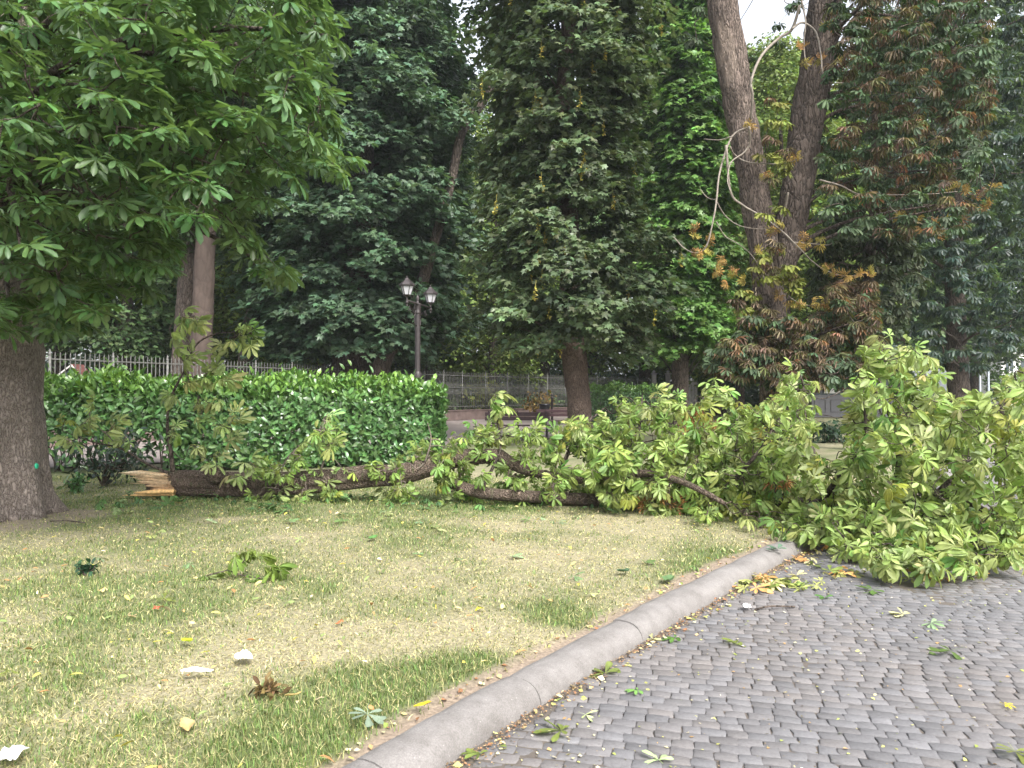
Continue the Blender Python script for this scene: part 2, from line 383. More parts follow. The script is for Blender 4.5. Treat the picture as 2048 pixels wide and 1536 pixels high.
# road bed and settled stones
mb = MB()
pts = KERB; q = []; V = []
for (x, y) in pts: V += [(x - .1, y, -.0075), (x + 90, y - 60, -.0075)]
for i in range(len(pts) - 1): q.append([2 * i, 2 * i + 1, 2 * i + 3, 2 * i + 2])
mb.quads(V, q)
M_bed, t, b = newmat('far_setts')
tc = N(t, 'ShaderNodeTexCoord'); mp = N(t, 'ShaderNodeMapping'); mp.inputs['Rotation'].default_value = (0, 0, R(14)); t.links.new(tc.outputs['Object'], mp.inputs[0])
br = N(t, 'ShaderNodeTexBrick', Scale=1.0); br.inputs['Brick Width'].default_value = .13; br.inputs['Row Height'].default_value = .095; br.inputs['Mortar Size'].default_value = .008
br.inputs['Color1'].default_value = (.15, .148, .155, 1); br.inputs['Color2'].default_value = (.19, .18, .185, 1); br.inputs['Mortar'].default_value = (.1, .085, .075, 1)
t.links.new(mp.outputs[0], br.inputs['Vector'])
no = N(t, 'ShaderNodeTexNoise', Scale=60.0, Detail=4.0); t.links.new(tc.outputs['Object'], no.inputs['Vector'])
far = mixc(t, 1.0, br.outputs[0], ramp(t, no.outputs[0], [(.3, (.75, .75, .75)), (.7, (1.2, 1.2, 1.2))]), 'MULTIPLY')
se = N(t, 'ShaderNodeSeparateXYZ'); t.links.new(tc.outputs['Object'], se.inputs[0])
gt = N(t, 'ShaderNodeMath', operation='GREATER_THAN'); t.links.new(se.outputs[1], gt.inputs[0]); gt.inputs[1].default_value = 12.4
t.links.new(mixc(t, gt.outputs[0], mixc(t, no.outputs[0], (.055, .047, .04), (.12, .1, .083)), far), b.inputs['Base Color']); b.inputs['Roughness'].default_value = .9
struct(mb.build('road', M_bed))
# setts
e1 = np.array([math.cos(R(-13)), math.sin(R(-13))]); e2 = np.array([-e1[1], e1[0]])
PX, PY = .108, .08; rows = []
for r_ in range(-50, 225):
    off = rng.uniform(0, PX); xs = []; x = -4 + off
    while x < 14: L = PX * rng.uniform(.8, 1.25); xs.append((x, L)); x += L
    xs = np.array(xs); rows.append(np.column_stack([xs[:, 0] + xs[:, 1] / 2, np.full(len(xs), r_ * PY), xs[:, 1]]))
Q = np.concatenate(rows)
wob = (fbm(Q[:, 0] * .7, Q[:, 1] * .7, 41, 2) - .5) * .12
ctr = Q[:, :1] * e1 + (Q[:, 1:2] + wob[:, None]) * e2
keep = (ctr[:, 1] > 1.6) & (ctr[:, 1] < 12.3) & (ctr[:, 0] - kerb_x(ctr[:, 1]) > .06) & (ctr[:, 0] < ctr[:, 1] * .75 + 2)
ctr = ctr[keep]; Ln = Q[keep, 2]; K = len(ctr)
ring = np.array([(-1, -1), (0, -1.04), (1, -1), (1.04, 0), (1, 1), (0, 1.04), (-1, 1), (-1.04, 0)], float)
def ringpts(sx, sy, z, jx):
    p = ring[None] * np.stack([sx, sy], -1)[:, None] + jx
    xy = ctr[:, None] + p[..., :1] * e1 + p[..., 1:] * e2
    return np.concatenate([xy, np.broadcast_to(z[:, None, None], (K, 8, 1)) + zt], -1)
tilt = rng.normal(0, .02, (K, 2)); zt = (ring[None] * tilt[:, None] * .05).sum(-1, keepdims=True)
jx = rng.normal(0, .0042, (K, 8, 2)); hx = Ln / 2 - .0022; hy = np.full(K, PY / 2 - .002) * rng.uniform(.92, 1.04, K)
zc = rng.normal(0, .0012, K) + (fbm(ctr[:, 0] * 1.2, ctr[:, 1] * 1.2, 91, 3) - .5) * .02
A = ringpts(hx, hy, zc - .03, jx); B = ringpts(hx, hy, zc - .0035, jx); C_ = ringpts(hx - .005, hy - .005, zc, jx * .8)
top = np.concatenate([ctr, (zc + .0006)[:, None]], 1)[:, None]
V = np.concatenate([A, B, C_, top], 1); T = []
for k in range(8):
    k2 = (k + 1) % 8
    for a in (0, 8): T += [(a + k, a + k2, a + 8 + k2), (a + k, a + 8 + k2, a + 8 + k)]
    T.append((16 + k, 16 + k2, 24))
T = np.array(T)[None] + (np.arange(K) * 25)[:, None, None]
tone = np.exp(rng.normal(0, .085, K)) * (.85 + .3 * fbm(ctr[:, 0] * .8, ctr[:, 1] * .8, 77, 3))
pink = np.clip(fbm(ctr[:, 0] * 1.1, ctr[:, 1] * 1.1, 55, 2) * 1.4 - .4 + rng.normal(0, .25, K), 0, 1)[:, None]
sc_ = (np.array([.132, .13, .135]) * (1 - pink) + np.array([.15, .138, .133]) * pink) * tone[:, None]
mb = MB(); mb.add(V.reshape(-1, 3), T.reshape(-1, 3), np.repeat(sc_, 25, 0))
M_sett, t, b = newmat('granite_setts')
a = N(t, 'ShaderNodeAttribute', attribute_name='col'); tc = N(t, 'ShaderNodeTexCoord')
n1 = N(t, 'ShaderNodeTexNoise', Scale=55.0, Detail=6.0, Roughness=.7); t.links.new(tc.outputs['Object'], n1.inputs['Vector'])
n2 = N(t, 'ShaderNodeTexNoise', Scale=260.0, Detail=2.0); t.links.new(tc.outputs['Object'], n2.inputs['Vector'])
c = mixc(t, 1.0, a.outputs['Color'], ramp(t, n1.outputs[0], [(.28, (.78, .77, .76)), (.5, (1, 1, 1)), (.75, (1.17, 1.17, 1.16))]), 'MULTIPLY')
c = mixc(t, 1.0, c, ramp(t, n2.outputs[0], [(.3, (.9, .9, .9)), (.7, (1.1, 1.1, 1.1))]), 'MULTIPLY')
t.links.new(c, b.inputs['Base Color']); b.inputs['Roughness'].default_value = .75; b.inputs['Specular IOR Level'].default_value = .25
bp = N(t, 'ShaderNodeBump', Strength=.5, Distance=.006); t.links.new(n1.outputs[0], bp.inputs['Height']); t.links.new(bp.outputs[0], b.inputs['Normal'])
struct(mb.build('road_setts', M_sett))
# kerb: separate worn stones along the line
M_kerb, t, b = newmat('kerb_stone')
tc = N(t, 'ShaderNodeTexCoord'); n1 = N(t, 'ShaderNodeTexNoise', Scale=5.0, Detail=8.0, Roughness=.65); n2 = N(t, 'ShaderNodeTexNoise', Scale=140.0, Detail=3.0)
n3 = N(t, 'ShaderNodeTexVoronoi', Scale=30.0)
for n_ in (n1, n2, n3): t.links.new(tc.outputs['Object'], n_.inputs['Vector'])
c = ramp(t, n1.outputs[0], [(.3, (.12, .11, .102)), (.5, (.17, .158, .15)), (.72, (.215, .202, .193))])
c = mixc(t, 1.0, c, ramp(t, n2.outputs[0], [(.3, (.8, .8, .8)), (.7, (1.18, 1.18, 1.18))]), 'MULTIPLY')
c = mixc(t, ramp(t, n3.outputs[0], [(.06, (1, 1, 1)), (.1, (0, 0, 0))]), c, (.28, .265, .25))
t.links.new(c, b.inputs['Base Color']); b.inputs['Roughness'].default_value = .85
n4 = N(t, 'ShaderNodeTexNoise', Scale=24.0, Detail=9.0, Roughness=.75); t.links.new(tc.outputs['Object'], n4.inputs['Vector'])
c2 = mixc(t, ramp(t, n4.outputs[0], [(.6, (0, 0, 0)), (.72, (1, 1, 1))]), c, (.095, .085, .078)); t.links.new(c2, b.inputs['Base Color'])
bp = N(t, 'ShaderNodeBump', Strength=.6, Distance=.012); t.links.new(n4.outputs[0], bp.inputs['Height']); t.links.new(bp.outputs[0], b.inputs['Normal'])
seg = np.linalg.norm(np.diff(KERB, axis=0), axis=1); cum = np.concatenate([[0], np.cumsum(seg)])
def kerb_at(s):
    p = np.array([np.interp(s, cum, KERB[:, 0]), np.interp(s, cum, KERB[:, 1])]).T
    q = np.array([np.interp(s + .05, cum, KERB[:, 0]), np.interp(s + .05, cum, KERB[:, 1])]).T
    tdir = nrm(q - p); return p, np.stack([-tdir[:, 1], tdir[:, 0]], -1)
prof = np.array([(.225, -.1), (.222, .095), (.21, .106), (.17, .112), (.12, .112), (.075, .103), (.04, .082), (.018, .052), (.006, .02), (0, -.06)])
mb = MB(); s0 = 0; end = 60
while s0 < end:
    L = rng.uniform(.95, 1.25); ss = np.linspace(s0 + .002, s0 + L - .002, 9)
    p, nl = kerb_at(ss); dz = rng.normal(0, .003); dx = rng.normal(0, .003)
    wv = (vnoise(ss * 9, ss * 0 + 3, 3) - .5) * .008
    inset = np.zeros(9); inset[[0, -1]] = .006
    V = []
    for i in range(9):
        for (o_, z_) in prof:
            V.append((*(p[i] + nl[i] * (o_ + dx + wv[i] * (1 if z_ > 0 else 0))), z_ + dz + wv[i] * .6 - inset[i] * (1 if z_ > 0 else 0)))
    m = len(prof); q = [[i * m + j, i * m + j + 1, (i + 1) * m + j + 1, (i + 1) * m + j] for i in range(8) for j in range(m - 1)]
    V = np.array(V); mb.quads(V, q)
    for e in (0, 8):
        f = [(e * m, e * m + j, e * m + j + 1) for j in range(1, m - 1)]; mb.add(V, f)
    s0 += L
struct(mb.build('kerb', M_kerb))
# lawn sheet (fine near, coarse far), soil shows along the kerb
M_lawn = plain('lawn_soil', (1, 1, 1), .95, 0, .35, 45, .8, True)
mb = MB()
dd = np.concatenate([np.arange(-.5, 13, .07), np.arange(13, 30, .5), np.arange(30, 96, 3)])
oo = np.concatenate([np.arange(0, 12, .08), np.arange(12, 45, 1.0)])
Dg, Og = np.meshgrid(dd, oo, indexing='ij'); Xg = kerb_x(Dg) - .24 - Og
Zg = lawn_z(Xg, Dg) - .012 * (Og < .1); g = lawn_green(Xg, Dg)[..., None]; bare = lawn_bare(Xg, Dg)[..., None]
cl = np.array([.23, .205, .128]) * (1 - g) + np.array([.085, .11, .035]) * g
cl = cl * (1 - bare) + np.array([.2, .155, .115]) * bare
n_, m_ = Dg.shape; i = np.arange(n_ - 1)[:, None] * m_; j = np.arange(m_ - 1)[None]
q = np.stack([i + j, i + m_ + j, i + m_ + j + 1, i + j + 1], -1).reshape(-1, 4)
mb.quads(np.stack([Xg, Dg, Zg], -1).reshape(-1, 3), q, cl.reshape(-1, 3)); struct(mb.build('lawn', M_lawn))
# pale path behind the hedge, and the soil of the wood beyond the fence
FENCE = np.array([(-17.2, 10.0), (-12.4, 20.0), (-2.8, 40.0), (4.0, 48.0), (10.3, 56.0)])
mb = MB(); V = []; Xs = np.linspace(-17, 13, 40)
fx = lambda X: np.interp(X, FENCE[:, 0], FENCE[:, 1])
for X in Xs: V += [(X, path_d(X) + .15 * math.sin(X * 3), LZ + .03), (X, max(path_d(X) + .2, min(fx(X), 60)), LZ + .03)]
mb.quads(V, [[2 * i, 2 * i + 2, 2 * i + 3, 2 * i + 1] for i in range(39)]); struct(mb.build('path', M_path))
mb = MB(); V = []
for X in np.linspace(-70, 10.3, 40):
    y0 = fx(X) if X > -17.2 else 10.0
    V += [(X, y0, LZ + .05), (X, 120, LZ + .05)]
mb.quads(V, [[2 * i, 2 * i + 2, 2 * i + 3, 2 * i + 1] for i in range(39)]); struct(mb.build('woodland_floor', M_dirt))

# grass blades
K = 430000
d = 2.3 + (13.5 - 2.3) * rng.random(K) ** 1.75; X = rng.uniform(-1, 1, K) * (d * .72 + 1.6)
off = kerb_off(X, d) - .22; k = (off > .01) & (d < path_d(X) - .1)
d = d[k]; X = X[k]; bare = lawn_bare(X, d); k = rng.random(len(d)) > bare * .93; d = d[k]; X = X[k]; K = len(d)
g = lawn_green(X, d) + rng.normal(0, .17, K); isg = rng.random(K) < np.clip(g * .9, .06, .86)
h = np.where(isg, rng.uniform(.015, .05, K), rng.uniform(.01, .03, K)) * (.55 + .5 * np.clip(g, 0, 1))
lean = np.where(isg, rng.uniform(.2, .9, K), rng.uniform(.8, 3.2, K)) * h; th = rng.uniform(0, 2 * math.pi, K)
ld = np.stack([np.cos(th), np.sin(th), 0 * th], -1); sw = np.stack([-np.sin(th), np.cos(th), 0 * th], -1) * (rng.uniform(.0011, .0023, K) * (1 + .12 * d))[:, None]
b0 = np.stack([X, d, lawn_z(X, d) - .004], -1); up = np.zeros((K, 3)); up[:, 2] = 1
mid = b0 + up * (h * .6)[:, None] + ld * (lean * .35)[:, None]; tip = b0 + up * h[:, None] + ld * lean[:, None]
V = np.stack([b0 - sw, b0 + sw, mid - sw * .8, mid + sw * .8, tip], 1)
T = np.array([(0, 1, 3), (0, 3, 2), (2, 3, 4)])[None] + (np.arange(K) * 5)[:, None, None]
cg = np.array([.125, .18, .058]) * np.exp(rng.normal(0, .25, (K, 1))) * (1 + rng.normal(0, .08, (K, 3)))
cdry = np.array([.44, .39, .215]) * np.exp(rng.normal(0, .3, (K, 1)))
mixg = np.where(isg[:, None], cg, cdry); mixg = np.where((rng.random(K) < .3)[:, None], .5 * (cg + cdry) * .9, mixg)
mb = MB(); mb.add(V.reshape(-1, 3), T.reshape(-1, 3), np.repeat(mixg, 5, 0)); struct(mb.build('grass', M_grass), 'stuff')

# ------------------------------------------------------------------ tree building blocks
def trunk_mesh(pts, rad, n=14, seed=0, flare=0, lobes=5, rough=.06):
    r = np.random.default_rng(seed); ph = r.uniform(0, 6.28, 3); pts = smoothline(pts, 10)
    rad = np.interp(np.linspace(0, 1, len(pts)), np.linspace(0, 1, len(rad)), rad)
    z0 = pts[0, 2]
    def rf(m, an, p):
        zz = (p[:, 2] - z0)[:, None]
        fl = flare * np.exp(-zz / .28) * (1 + .45 * np.cos(lobes * an[None] + ph[0]) + .2 * np.cos(3 * an[None] + ph[1]))
        fl2 = (.075 * np.cos(lobes * an[None] + ph[0]) * np.exp(-zz / 1.2)) if flare else 0
        no = (vnoise(an[None] * 2.2 + 0 * zz, zz * 3 + ph[2], seed) - .5) * rough * 2 + (vnoise(an[None] * 7 + 0 * zz, zz * 9, seed + 5) - .5) * rough
        no = no * np.minimum(1, np.minimum(an, 6.2832 - an)[None] * 2)
        return 1 + fl + fl2 + no
    mb = MB(); mb.tube(pts, rad, n, rfun=rf); return mb
def sprays(S, base, colr, rg, R_=(.55, .9), n=60, down=.35, tilt=.35):
    """S: centres, base: outward directions -> leaf positions, directions, normals, per-leaf tone"""
    K = len(S); out = nrm(base * np.array([1, 1, .3])); side = nrm(np.cross(out, [0, 0, 1.])); rr = rg.uniform(*R_, K)
    u = np.sqrt(rg.random((K, n))); ph = rg.uniform(0, 2 * math.pi, (K, n)); r = rr[:, None] * u
    cx = np.cos(ph) * r; cy = np.sin(ph) * r
    pos = S[:, None] + cx[..., None] * out[:, None] + cy[..., None] * side[:, None]
    til = rg.normal(-.12, .3, K)[:, None]; rol = rg.normal(0, .25, K)[:, None]; pos[..., 2] += -.34 * (r ** 2) / rr[:, None] + til * cx + rol * cy + rg.normal(0, .13, (K, n)) * rr[:, None]
    ld = cx[..., None] * out[:, None] * 1.0 + cy[..., None] * side[:, None] * .8 + out[:, None] * (.45 * rr[:, None, None])
    ld = nrm(ld + rg.normal(0, .3, ld.shape)); ld[..., 2] -= down * rg.uniform(.3, 2., (K, n)); nn = np.zeros_like(ld); nn[..., 2] = 1
    nn = nn + tilt * out[:, None] + rg.normal(0, .38, ld.shape)
    tone = np.exp(rg.normal(0, .22, K))[:, None] * np.ones((1, n))
    return pos.reshape(-1, 3), nrm(ld).reshape(-1, 3), nrm(nn).reshape(-1, 3), tone.reshape(-1, 1)
def crown_centres(rg, K, zlo, zhi, rfun, hollow=.3):
    t = rg.random(K); z = zlo + (zhi - zlo) * t; a = rg.uniform(0, 2 * math.pi, K)
    r = rfun(t) * np.sqrt(hollow + (1 - hollow) * rg.random(K)); r *= 1 + .22 * np.sin(3 * a + z * 1.1) * np.sin(z * .9 + a)
    o = np.stack([np.cos(a), np.sin(a), 0 * a], -1); return np.stack([r * o[:, 0], r * o[:, 1], z], -1), o
def limbs(mb, S, trunk_x, rg, count=26, r0=.05, axis=(0, 0)):
    for i in rg.choice(len(S), min(count, len(S)), replace=False):
        p = S[i]; z0 = max(1.6, p[2] - rg.uniform(.6, 1.8)); b = np.array([*trunk_x(z0), z0])
        m = (b + p) / 2 + np.array([0, 0, .35]); L = np.linalg.norm(p - b)
        pp = smoothline([b, m, p], 5); mb.tube(pp, np.linspace(r0 * (.5 + L * .18), .012, len(pp)), 5)

# ------------------------------------------------------------------ woodland trees beyond the fence
def wood_tree(name, seed, H, rad, zlo, col, lsize, nspr, nleaf, rt, label, cat, group, tmpl=SMALL, mat=M_wood, bend=.5, bark=M_bark, R_=(.8, 1.4)):
    rg = np.random.default_rng(seed)
    t = thing(name, (0, 0, 0), label, cat, group)
    top = np.array([rg.normal(0, bend), rg.normal(0, bend), H * .93])
    tp = [(0, 0, 0), (top[0] * .1, top[1] * .25, H * .25), (top[0] * .5, top[1] * .4, H * .6), tuple(top)]
    m = trunk_mesh(tp, [rt, rt * .85, rt * .5, .04], 10, seed, .25)
    tl = smoothline(tp, 8); tx = lambda z: (np.interp(z, tl[:, 2], tl[:, 0]), np.interp(z, tl[:, 2], tl[:, 1]))
    rf = lambda u: rad * np.clip(.62 + .75 * np.sin(math.pi * np.clip(u, 0, 1) ** .8) - .75 * np.clip(u - .75, 0, 1) * 2, .1, 1.2)
    S, o = crown_centres(rg, nspr, zlo, H, rf); S[:, 0] += tx(S[:, 2])[0]; S[:, 1] += tx(S[:, 2])[1]
    limbs(m, S, tx, rg, 34, .05); m.build('trunk', bark, t)
    p, d_, n_, tone = sprays(S, o, None, rg, R_, nleaf); c = jit(col, len(p), .2, rg) * tone
    mb = MB(); place(mb, tmpl, p, d_, n_, lsize * rg.uniform(.7, 1.25, len(p)), c, rg); mb.build('crown', mat, t); return t
def stand(t, px, dist, rz=0, s=1.0, label=None):
    t.location = ((px - CX) / F * dist, dist, LZ + .04); t.rotation_euler = (0, 0, rz); t.scale = (s, s, s)
    if label: t['label'] = label
    return t
# ------------------------------------------------------------------ foliage by clusters of palmate leaves
def inpoly(x, y, poly):
    poly = np.array(poly, float); c = np.zeros(len(x), bool); j = len(poly) - 1
    for i in range(len(poly)):
        (xi, yi), (xj, yj) = poly[i], poly[j]
        c ^= ((yi > y) != (yj > y)) & (x < (xj - xi) * (y - yi) / (yj - yi + 1e-9) + xi); j = i
    return c
def fill(poly, K, dfun, rg):
    """points in the space a foliage outline covers, spread through its depth"""
    poly = np.array(poly, float); out = []
    lo, hi = poly.min(0), poly.max(0)
    while len(out) < K:
        x = rg.uniform(lo[0], hi[0], 400); y = rg.uniform(lo[1], hi[1], 400); k = inpoly(x, y, poly)
        for a, b in zip(x[k], y[k]):
            if len(out) < K:
                d0, d1 = dfun(a, b); out.append(P(a, b, rg.uniform(d0, d1)))
    return np.array(out)
def rosettes(tips, axes, normals, rg, nl=(5, 7), spread=140, stalk=.55, droop=.3, s=(.15, .2)):
    pos = []; ds = []; ns = []; ss = []; own = []
    for i, (p, a, n) in enumerate(zip(tips, axes, normals)):
        a = nrm(a); sd_ = nrm(np.cross(n, a)); k = rg.integers(nl[0], nl[1] + 1)
        ph = np.linspace(-R(spread), R(spread), k) + rg.normal(0, .22, k)
        dr = np.cos(ph)[:, None] * a + np.sin(ph)[:, None] * sd_ + rg.normal(0, .14, (k, 3)); dr[:, 2] -= droop * rg.uniform(.3, 1.4, k); dr = nrm(dr)
        sz = rg.uniform(*s, k) * (1.05 - .25 * np.abs(ph) / math.pi)
        pos.append(p + dr * (sz * stalk)[:, None]); ds.append(dr); ns.append(np.array(n) + rg.normal(0, .28, (k, 3))); ss.append(sz); own.append(np.full(k, i))
    return np.concatenate(pos), np.concatenate(ds), np.concatenate(ns), np.concatenate(ss), np.concatenate(own)
def twig(mb, a, b, r0, rg, sag=.0, wig=.08, n=4, r1=.004):
    a = np.array(a, float); b = np.array(b, float); L = np.linalg.norm(b - a)
    m1 = a * .66 + b * .34 + rg.normal(0, wig * L, 3); m2 = a * .33 + b * .67 + rg.normal(0, wig * L, 3) - np.array([0, 0, sag * L])
    pp = smoothline([a, m1, m2, b], 4); mb.tube(pp, np.linspace(r0, r1, len(pp)), n, cap=False)
def nearest(pts, p):
    d = np.linalg.norm(pts - p, axis=1); i = int(np.argmin(d)); return i, d[i]

def attach(nodes, owners, tips, pull=.25):
    """joins tips to the stems, the nearest ones first, later ones to earlier ones: start points, owners, distance to the stem"""
    d0 = np.array([np.linalg.norm(nodes - p, axis=1).min() for p in tips]); N0 = len(nodes)
    nd = np.concatenate([nodes, np.zeros((len(tips), 3))]); ow = np.concatenate([owners, np.zeros(len(tips), int)]); cost = np.concatenate([np.zeros(N0), np.zeros(len(tips))]); n = N0
    st = np.zeros((len(tips), 3)); oo = np.zeros(len(tips), int)
    for j in np.argsort(d0):
        dd_ = np.linalg.norm(nd[:n] - tips[j], axis=1) + cost[:n]; i = int(np.argmin(dd_)); st[j] = nd[i]; oo[j] = ow[i]
        nd[n] = tips[j] - nrm(tips[j] - nd[i]) * .05; ow[n] = ow[i]; cost[n] = cost[i] + pull * np.linalg.norm(tips[j] - nd[i]); n += 1
    return st, oo, d0
# ---- foreground chestnut on the left
rg = np.random.default_rng(5)
base = np.array([-6.26, 9.15, LZ - .03])
chest = thing('chestnut_tree', base, 'large horse chestnut at the left edge, thick grey trunk with a green dot', 'tree', 'standing chestnut trees')
tp = [base, base + (.0, .02, 1.0), base + (-.04, .05, 2.2), base + (-.1, .1, 4.2), base + (0, .2, 7.5), base + (.2, .3, 11)]
m = trunk_mesh(tp, [.5, .475, .46, .43, .3, .05], 84, 3, .3, 7, .06); trunk = m.build('trunk', M_bark_fg, chest)
m = MB(); gp = P(70, 932, 8.4)
m.lathe([(0, .012), (.014, .012), (.026, .008), (.03, -.03)], (0, 0, 0), 12)
m.v = [v[:, [0, 2, 1]] * np.array([1, -1, 1.25]) for v in m.v]
# lie the dot on the bark
dvec = nrm(np.array([gp[0], gp[1], 0]) - np.array([0, 0, 0])); 
ctrz = np.array([base[0], base[1] + .02, gp[2]]); ray0 = np.array([0, 0, CAMZ]); rd = nrm(gp - ray0)
me = trunk.data; co = np.empty(len(me.vertices) * 3, np.float32); me.vertices.foreach_get('co', co); co = co.reshape(-1, 3).astype(float)
rel = co - ray0; tt = rel @ rd; dist = np.linalg.norm(rel - tt[:, None] * rd, axis=1); front = tt < (np.array([base[0], base[1], gp[2]]) - ray0) @ rd
ii = np.where(front)[0]; hit = ray0 + rd * tt[ii[np.argsort(dist[ii])[:4]]].mean()
outn = nrm(np.array([hit[0] - base[0], hit[1] - base[1], 0])); ang = math.atan2(outn[0], -outn[1])
Rz = np.array([[math.cos(ang), -math.sin(ang), 0], [math.sin(ang), math.cos(ang), 0], [0, 0, 1]])
m.v = [v @ Rz.T + hit + outn * .02 for v in m.v]; m.build('paint_dot', M_green, trunk)
boughs_px = [  # from a height on the trunk to an outer tip
    (3.6, (690, 315, 7.6)), (3.9, (640, 215, 7.0)), (4.4, (655, 70, 7.0)), (5.0, (560, -20, 6.6)), (3.0, (560, 545, 8.3)), (3.2, (520, 400, 7.4)), (3.0, (330, 500, 7.4)),
    (2.9, (290, 585, 8.6)), (2.7, (140, 640, 8.4)), (2.6, (20, 650, 7.6)), (3.6, (80, 210, 5.6)), (3.8, (210, 190, 5.4)), (3.2, (40, 490, 5.8)), (4.2, (420, 130, 6.0)), (4.6, (300, 10, 5.8)),
    (3.4, (430, 330, 6.4)), (3.1, (200, 420, 6.2)), (5.2, (120, -60, 5.8)), (4.0, (560, 300, 8.6)), (4.6, (620, 120, 9.2)), (3.1, (120, 560, 6.6)), (3.5, (-120, 350, 6.0))]
tl = smoothline(tp, 10); tz = lambda z: np.array([np.interp(z, tl[:, 2], tl[:, 0]), np.interp(z, tl[:, 2], tl[:, 1]), z])
boughs = []
for z0, (x, y, d) in boughs_px:
    a = tz(z0 + .5); e = P(x, y, d); o_ = e - a
    m1 = a + o_ * .35 + np.array([0, 0, .55]); m2 = a + o_ * .72 + np.array([0, 0, .38]); boughs.append(smoothline([a, m1, m2, e], 7))
for k in range(26):                                     # the rest of the crown: upward, behind and to the left
    z0 = rg.uniform(3.2, 8.5); an = rg.uniform(R(35), R(290)); L = rg.uniform(2.6, 4.6) * (1 - max(0, z0 - 5) * .1)
    e = tz(z0) + np.array([math.cos(an) * L, math.sin(an) * L, rg.uniform(-.6, 1.6)]); a = tz(z0)
    X_, Y_ = topx(e)
    if 0 < X_[0] < 760 and Y_[0] > 380 and e[1] > 0: e[2] += 1.8
    boughs.append(smoothline([a, a * .6 + e * .4 + np.array([0, 0, .5]), a * .25 + e * .75 + np.array([0, 0, .35]), e], 7))
POLY_L = [(-150, -120), (640, -120), (672, 40), (640, 110), (660, 210), (705, 310), (660, 345), (600, 330), (560, 360), (500, 380), (520, 450), (572, 540), (540, 560), (470, 500), (430, 440), (345, 410), (335, 500), (300, 590), (250, 575), (150, 655), (0, 665), (-150, 650)]
allb = np.concatenate([b[len(b) // 4:] for b in boughs])
tips = fill(POLY_L, 720, lambda x, y: (5.4 + max(0, (x - 250) / 450) * 1.3 + max(0, (y - 350) / 300) * 1.4, 9.8), rg)
extra = np.concatenate([b[-14:] + rg.normal(0, .28, (14, 3)) for b in boughs[22:]]); tips = np.concatenate([tips, extra, np.concatenate([b[[-1, -4]] for b in boughs])])
st_, ob, d0 = attach(allb, np.concatenate([np.full(len(b) - len(b) // 4, i) for i, b in enumerate(boughs)]), tips)
k = d0 < 1.9; tips, st_, ob, d0 = tips[k], st_[k], ob[k], d0[k]; keep = tips; bm_ = [MB() for _ in boughs]
for p, a, o_, dd_ in zip(tips, st_, ob, d0): twig(bm_[o_], a, p, .006 + max(0, 1 - dd_) * .005, rg)
ax = nrm(nrm((keep - np.array([base[0], base[1], 0])) * (1, 1, 0)) * .9 + nrm(keep - st_) * .5 + np.array([0, 0, -.1])); up = np.tile([0, 0, 1.], (len(keep), 1)) + ax * .22 + rg.normal(0, .12, (len(keep), 3))
ps, ds, ns, ss, own = rosettes(keep, ax, up, rg, (5, 7), 125, .6, .2, (.14, .205))
tone = np.exp(rg.normal(0, .16, len(keep)))[own][:, None]
X_, Y_ = topx(keep); warm = np.clip((Y_ - 380) / 200, 0, 1)[own][:, None] * rg.random((len(ps), 1))
c = (jit((.074, .142, .054), len(ps), .17, rg) * (1 - .35 * warm) + np.array([.1, .12, .02]) * .35 * warm) * tone
mb = MB(); place(mb, PALM_C, ps, ds, ns, ss, c, rg); mb.build('crown', M_chest, chest)
for b, m in zip(boughs, bm_):
    m.tube(b, np.linspace(.075, .008, len(b)), 6); m.build('bough', M_bark, chest)

# ---- fallen chestnut across lawn and road
rg = np.random.default_rng(8)
D0 = 10.7
def FP(l): return [P(*q) for q in l]
fallen = thing('fallen_tree', G(620, 990), 'snapped chestnut lying across the lawn and road, split pale wood at its end', 'fallen tree')
def logtube(name, l, rad, n=36, seed=1, mat=M_log, parent=fallen, rough=.2):
    m = trunk_mesh(FP(l), rad, n, seed, 0, 5, rough); return m.build(name, mat, parent)
ftrunk = logtube('trunk', [(300, 965, 10.8), (338, 966, 10.78), (385, 966, 10.75), (450, 968, 10.7), (560, 967, 10.6), (640, 962, 10.5), (730, 952, 10.4), (800, 948, 10.35), (860, 934, 10.3), (930, 916, 10.3), (1000, 912, 10.3)], [.13, .16, .165, .16, .145, .145, .14, .13, .115, .1, .08])
# split end: a torn slab of pale wood with a ragged edge, and splinters
m = MB(); nr, nc = 70, 14; V = []; C = []
vv = np.linspace(0, 1, nr); Lr = np.interp(vv, [0, .12, .2, .32, .5, .7, .85, 1], [.42, .62, .52, .4, .36, .22, .14, .1]) + rg.normal(0, .035, nr)
for i, v in enumerate(vv):
    for j in range(nc):
        u = j / (nc - 1); b_ = P(317 + 22 * v, 948 + 38 * v, 10.56); wob = (vnoise(np.array([v * 9.]), np.array([u * 2.]), 12)[0] - .5) * .06
        V.append(b_ + np.array([.06 - (Lr[i] + .06) * u, wob + .1 * u * (1 - v) + .05 * math.sin(v * 7), .02 * u * (1 - v) * 2]))
        C.append(np.array([.62, .48, .3]) * (1 - v) + np.array([.46, .29, .16]) * v if v > .1 else np.array([.74, .6, .42]))
V = np.array(V); C = np.array(C) * np.exp(rg.normal(0, .22, (nr, 1))).repeat(nc, 0); V[:, 1] += rg.normal(0, .012, (nr, 1)).repeat(nc, 0)[:, 0]
q = np.array([[i * nc + j, i * nc + j + 1, (i + 1) * nc + j + 1, (i + 1) * nc + j] for i in range(nr - 1) for j in range(nc - 1)])
m.quads(V, q, C); m.quads(V + np.array([.03, .05, .0]), q[:, ::-1], C)
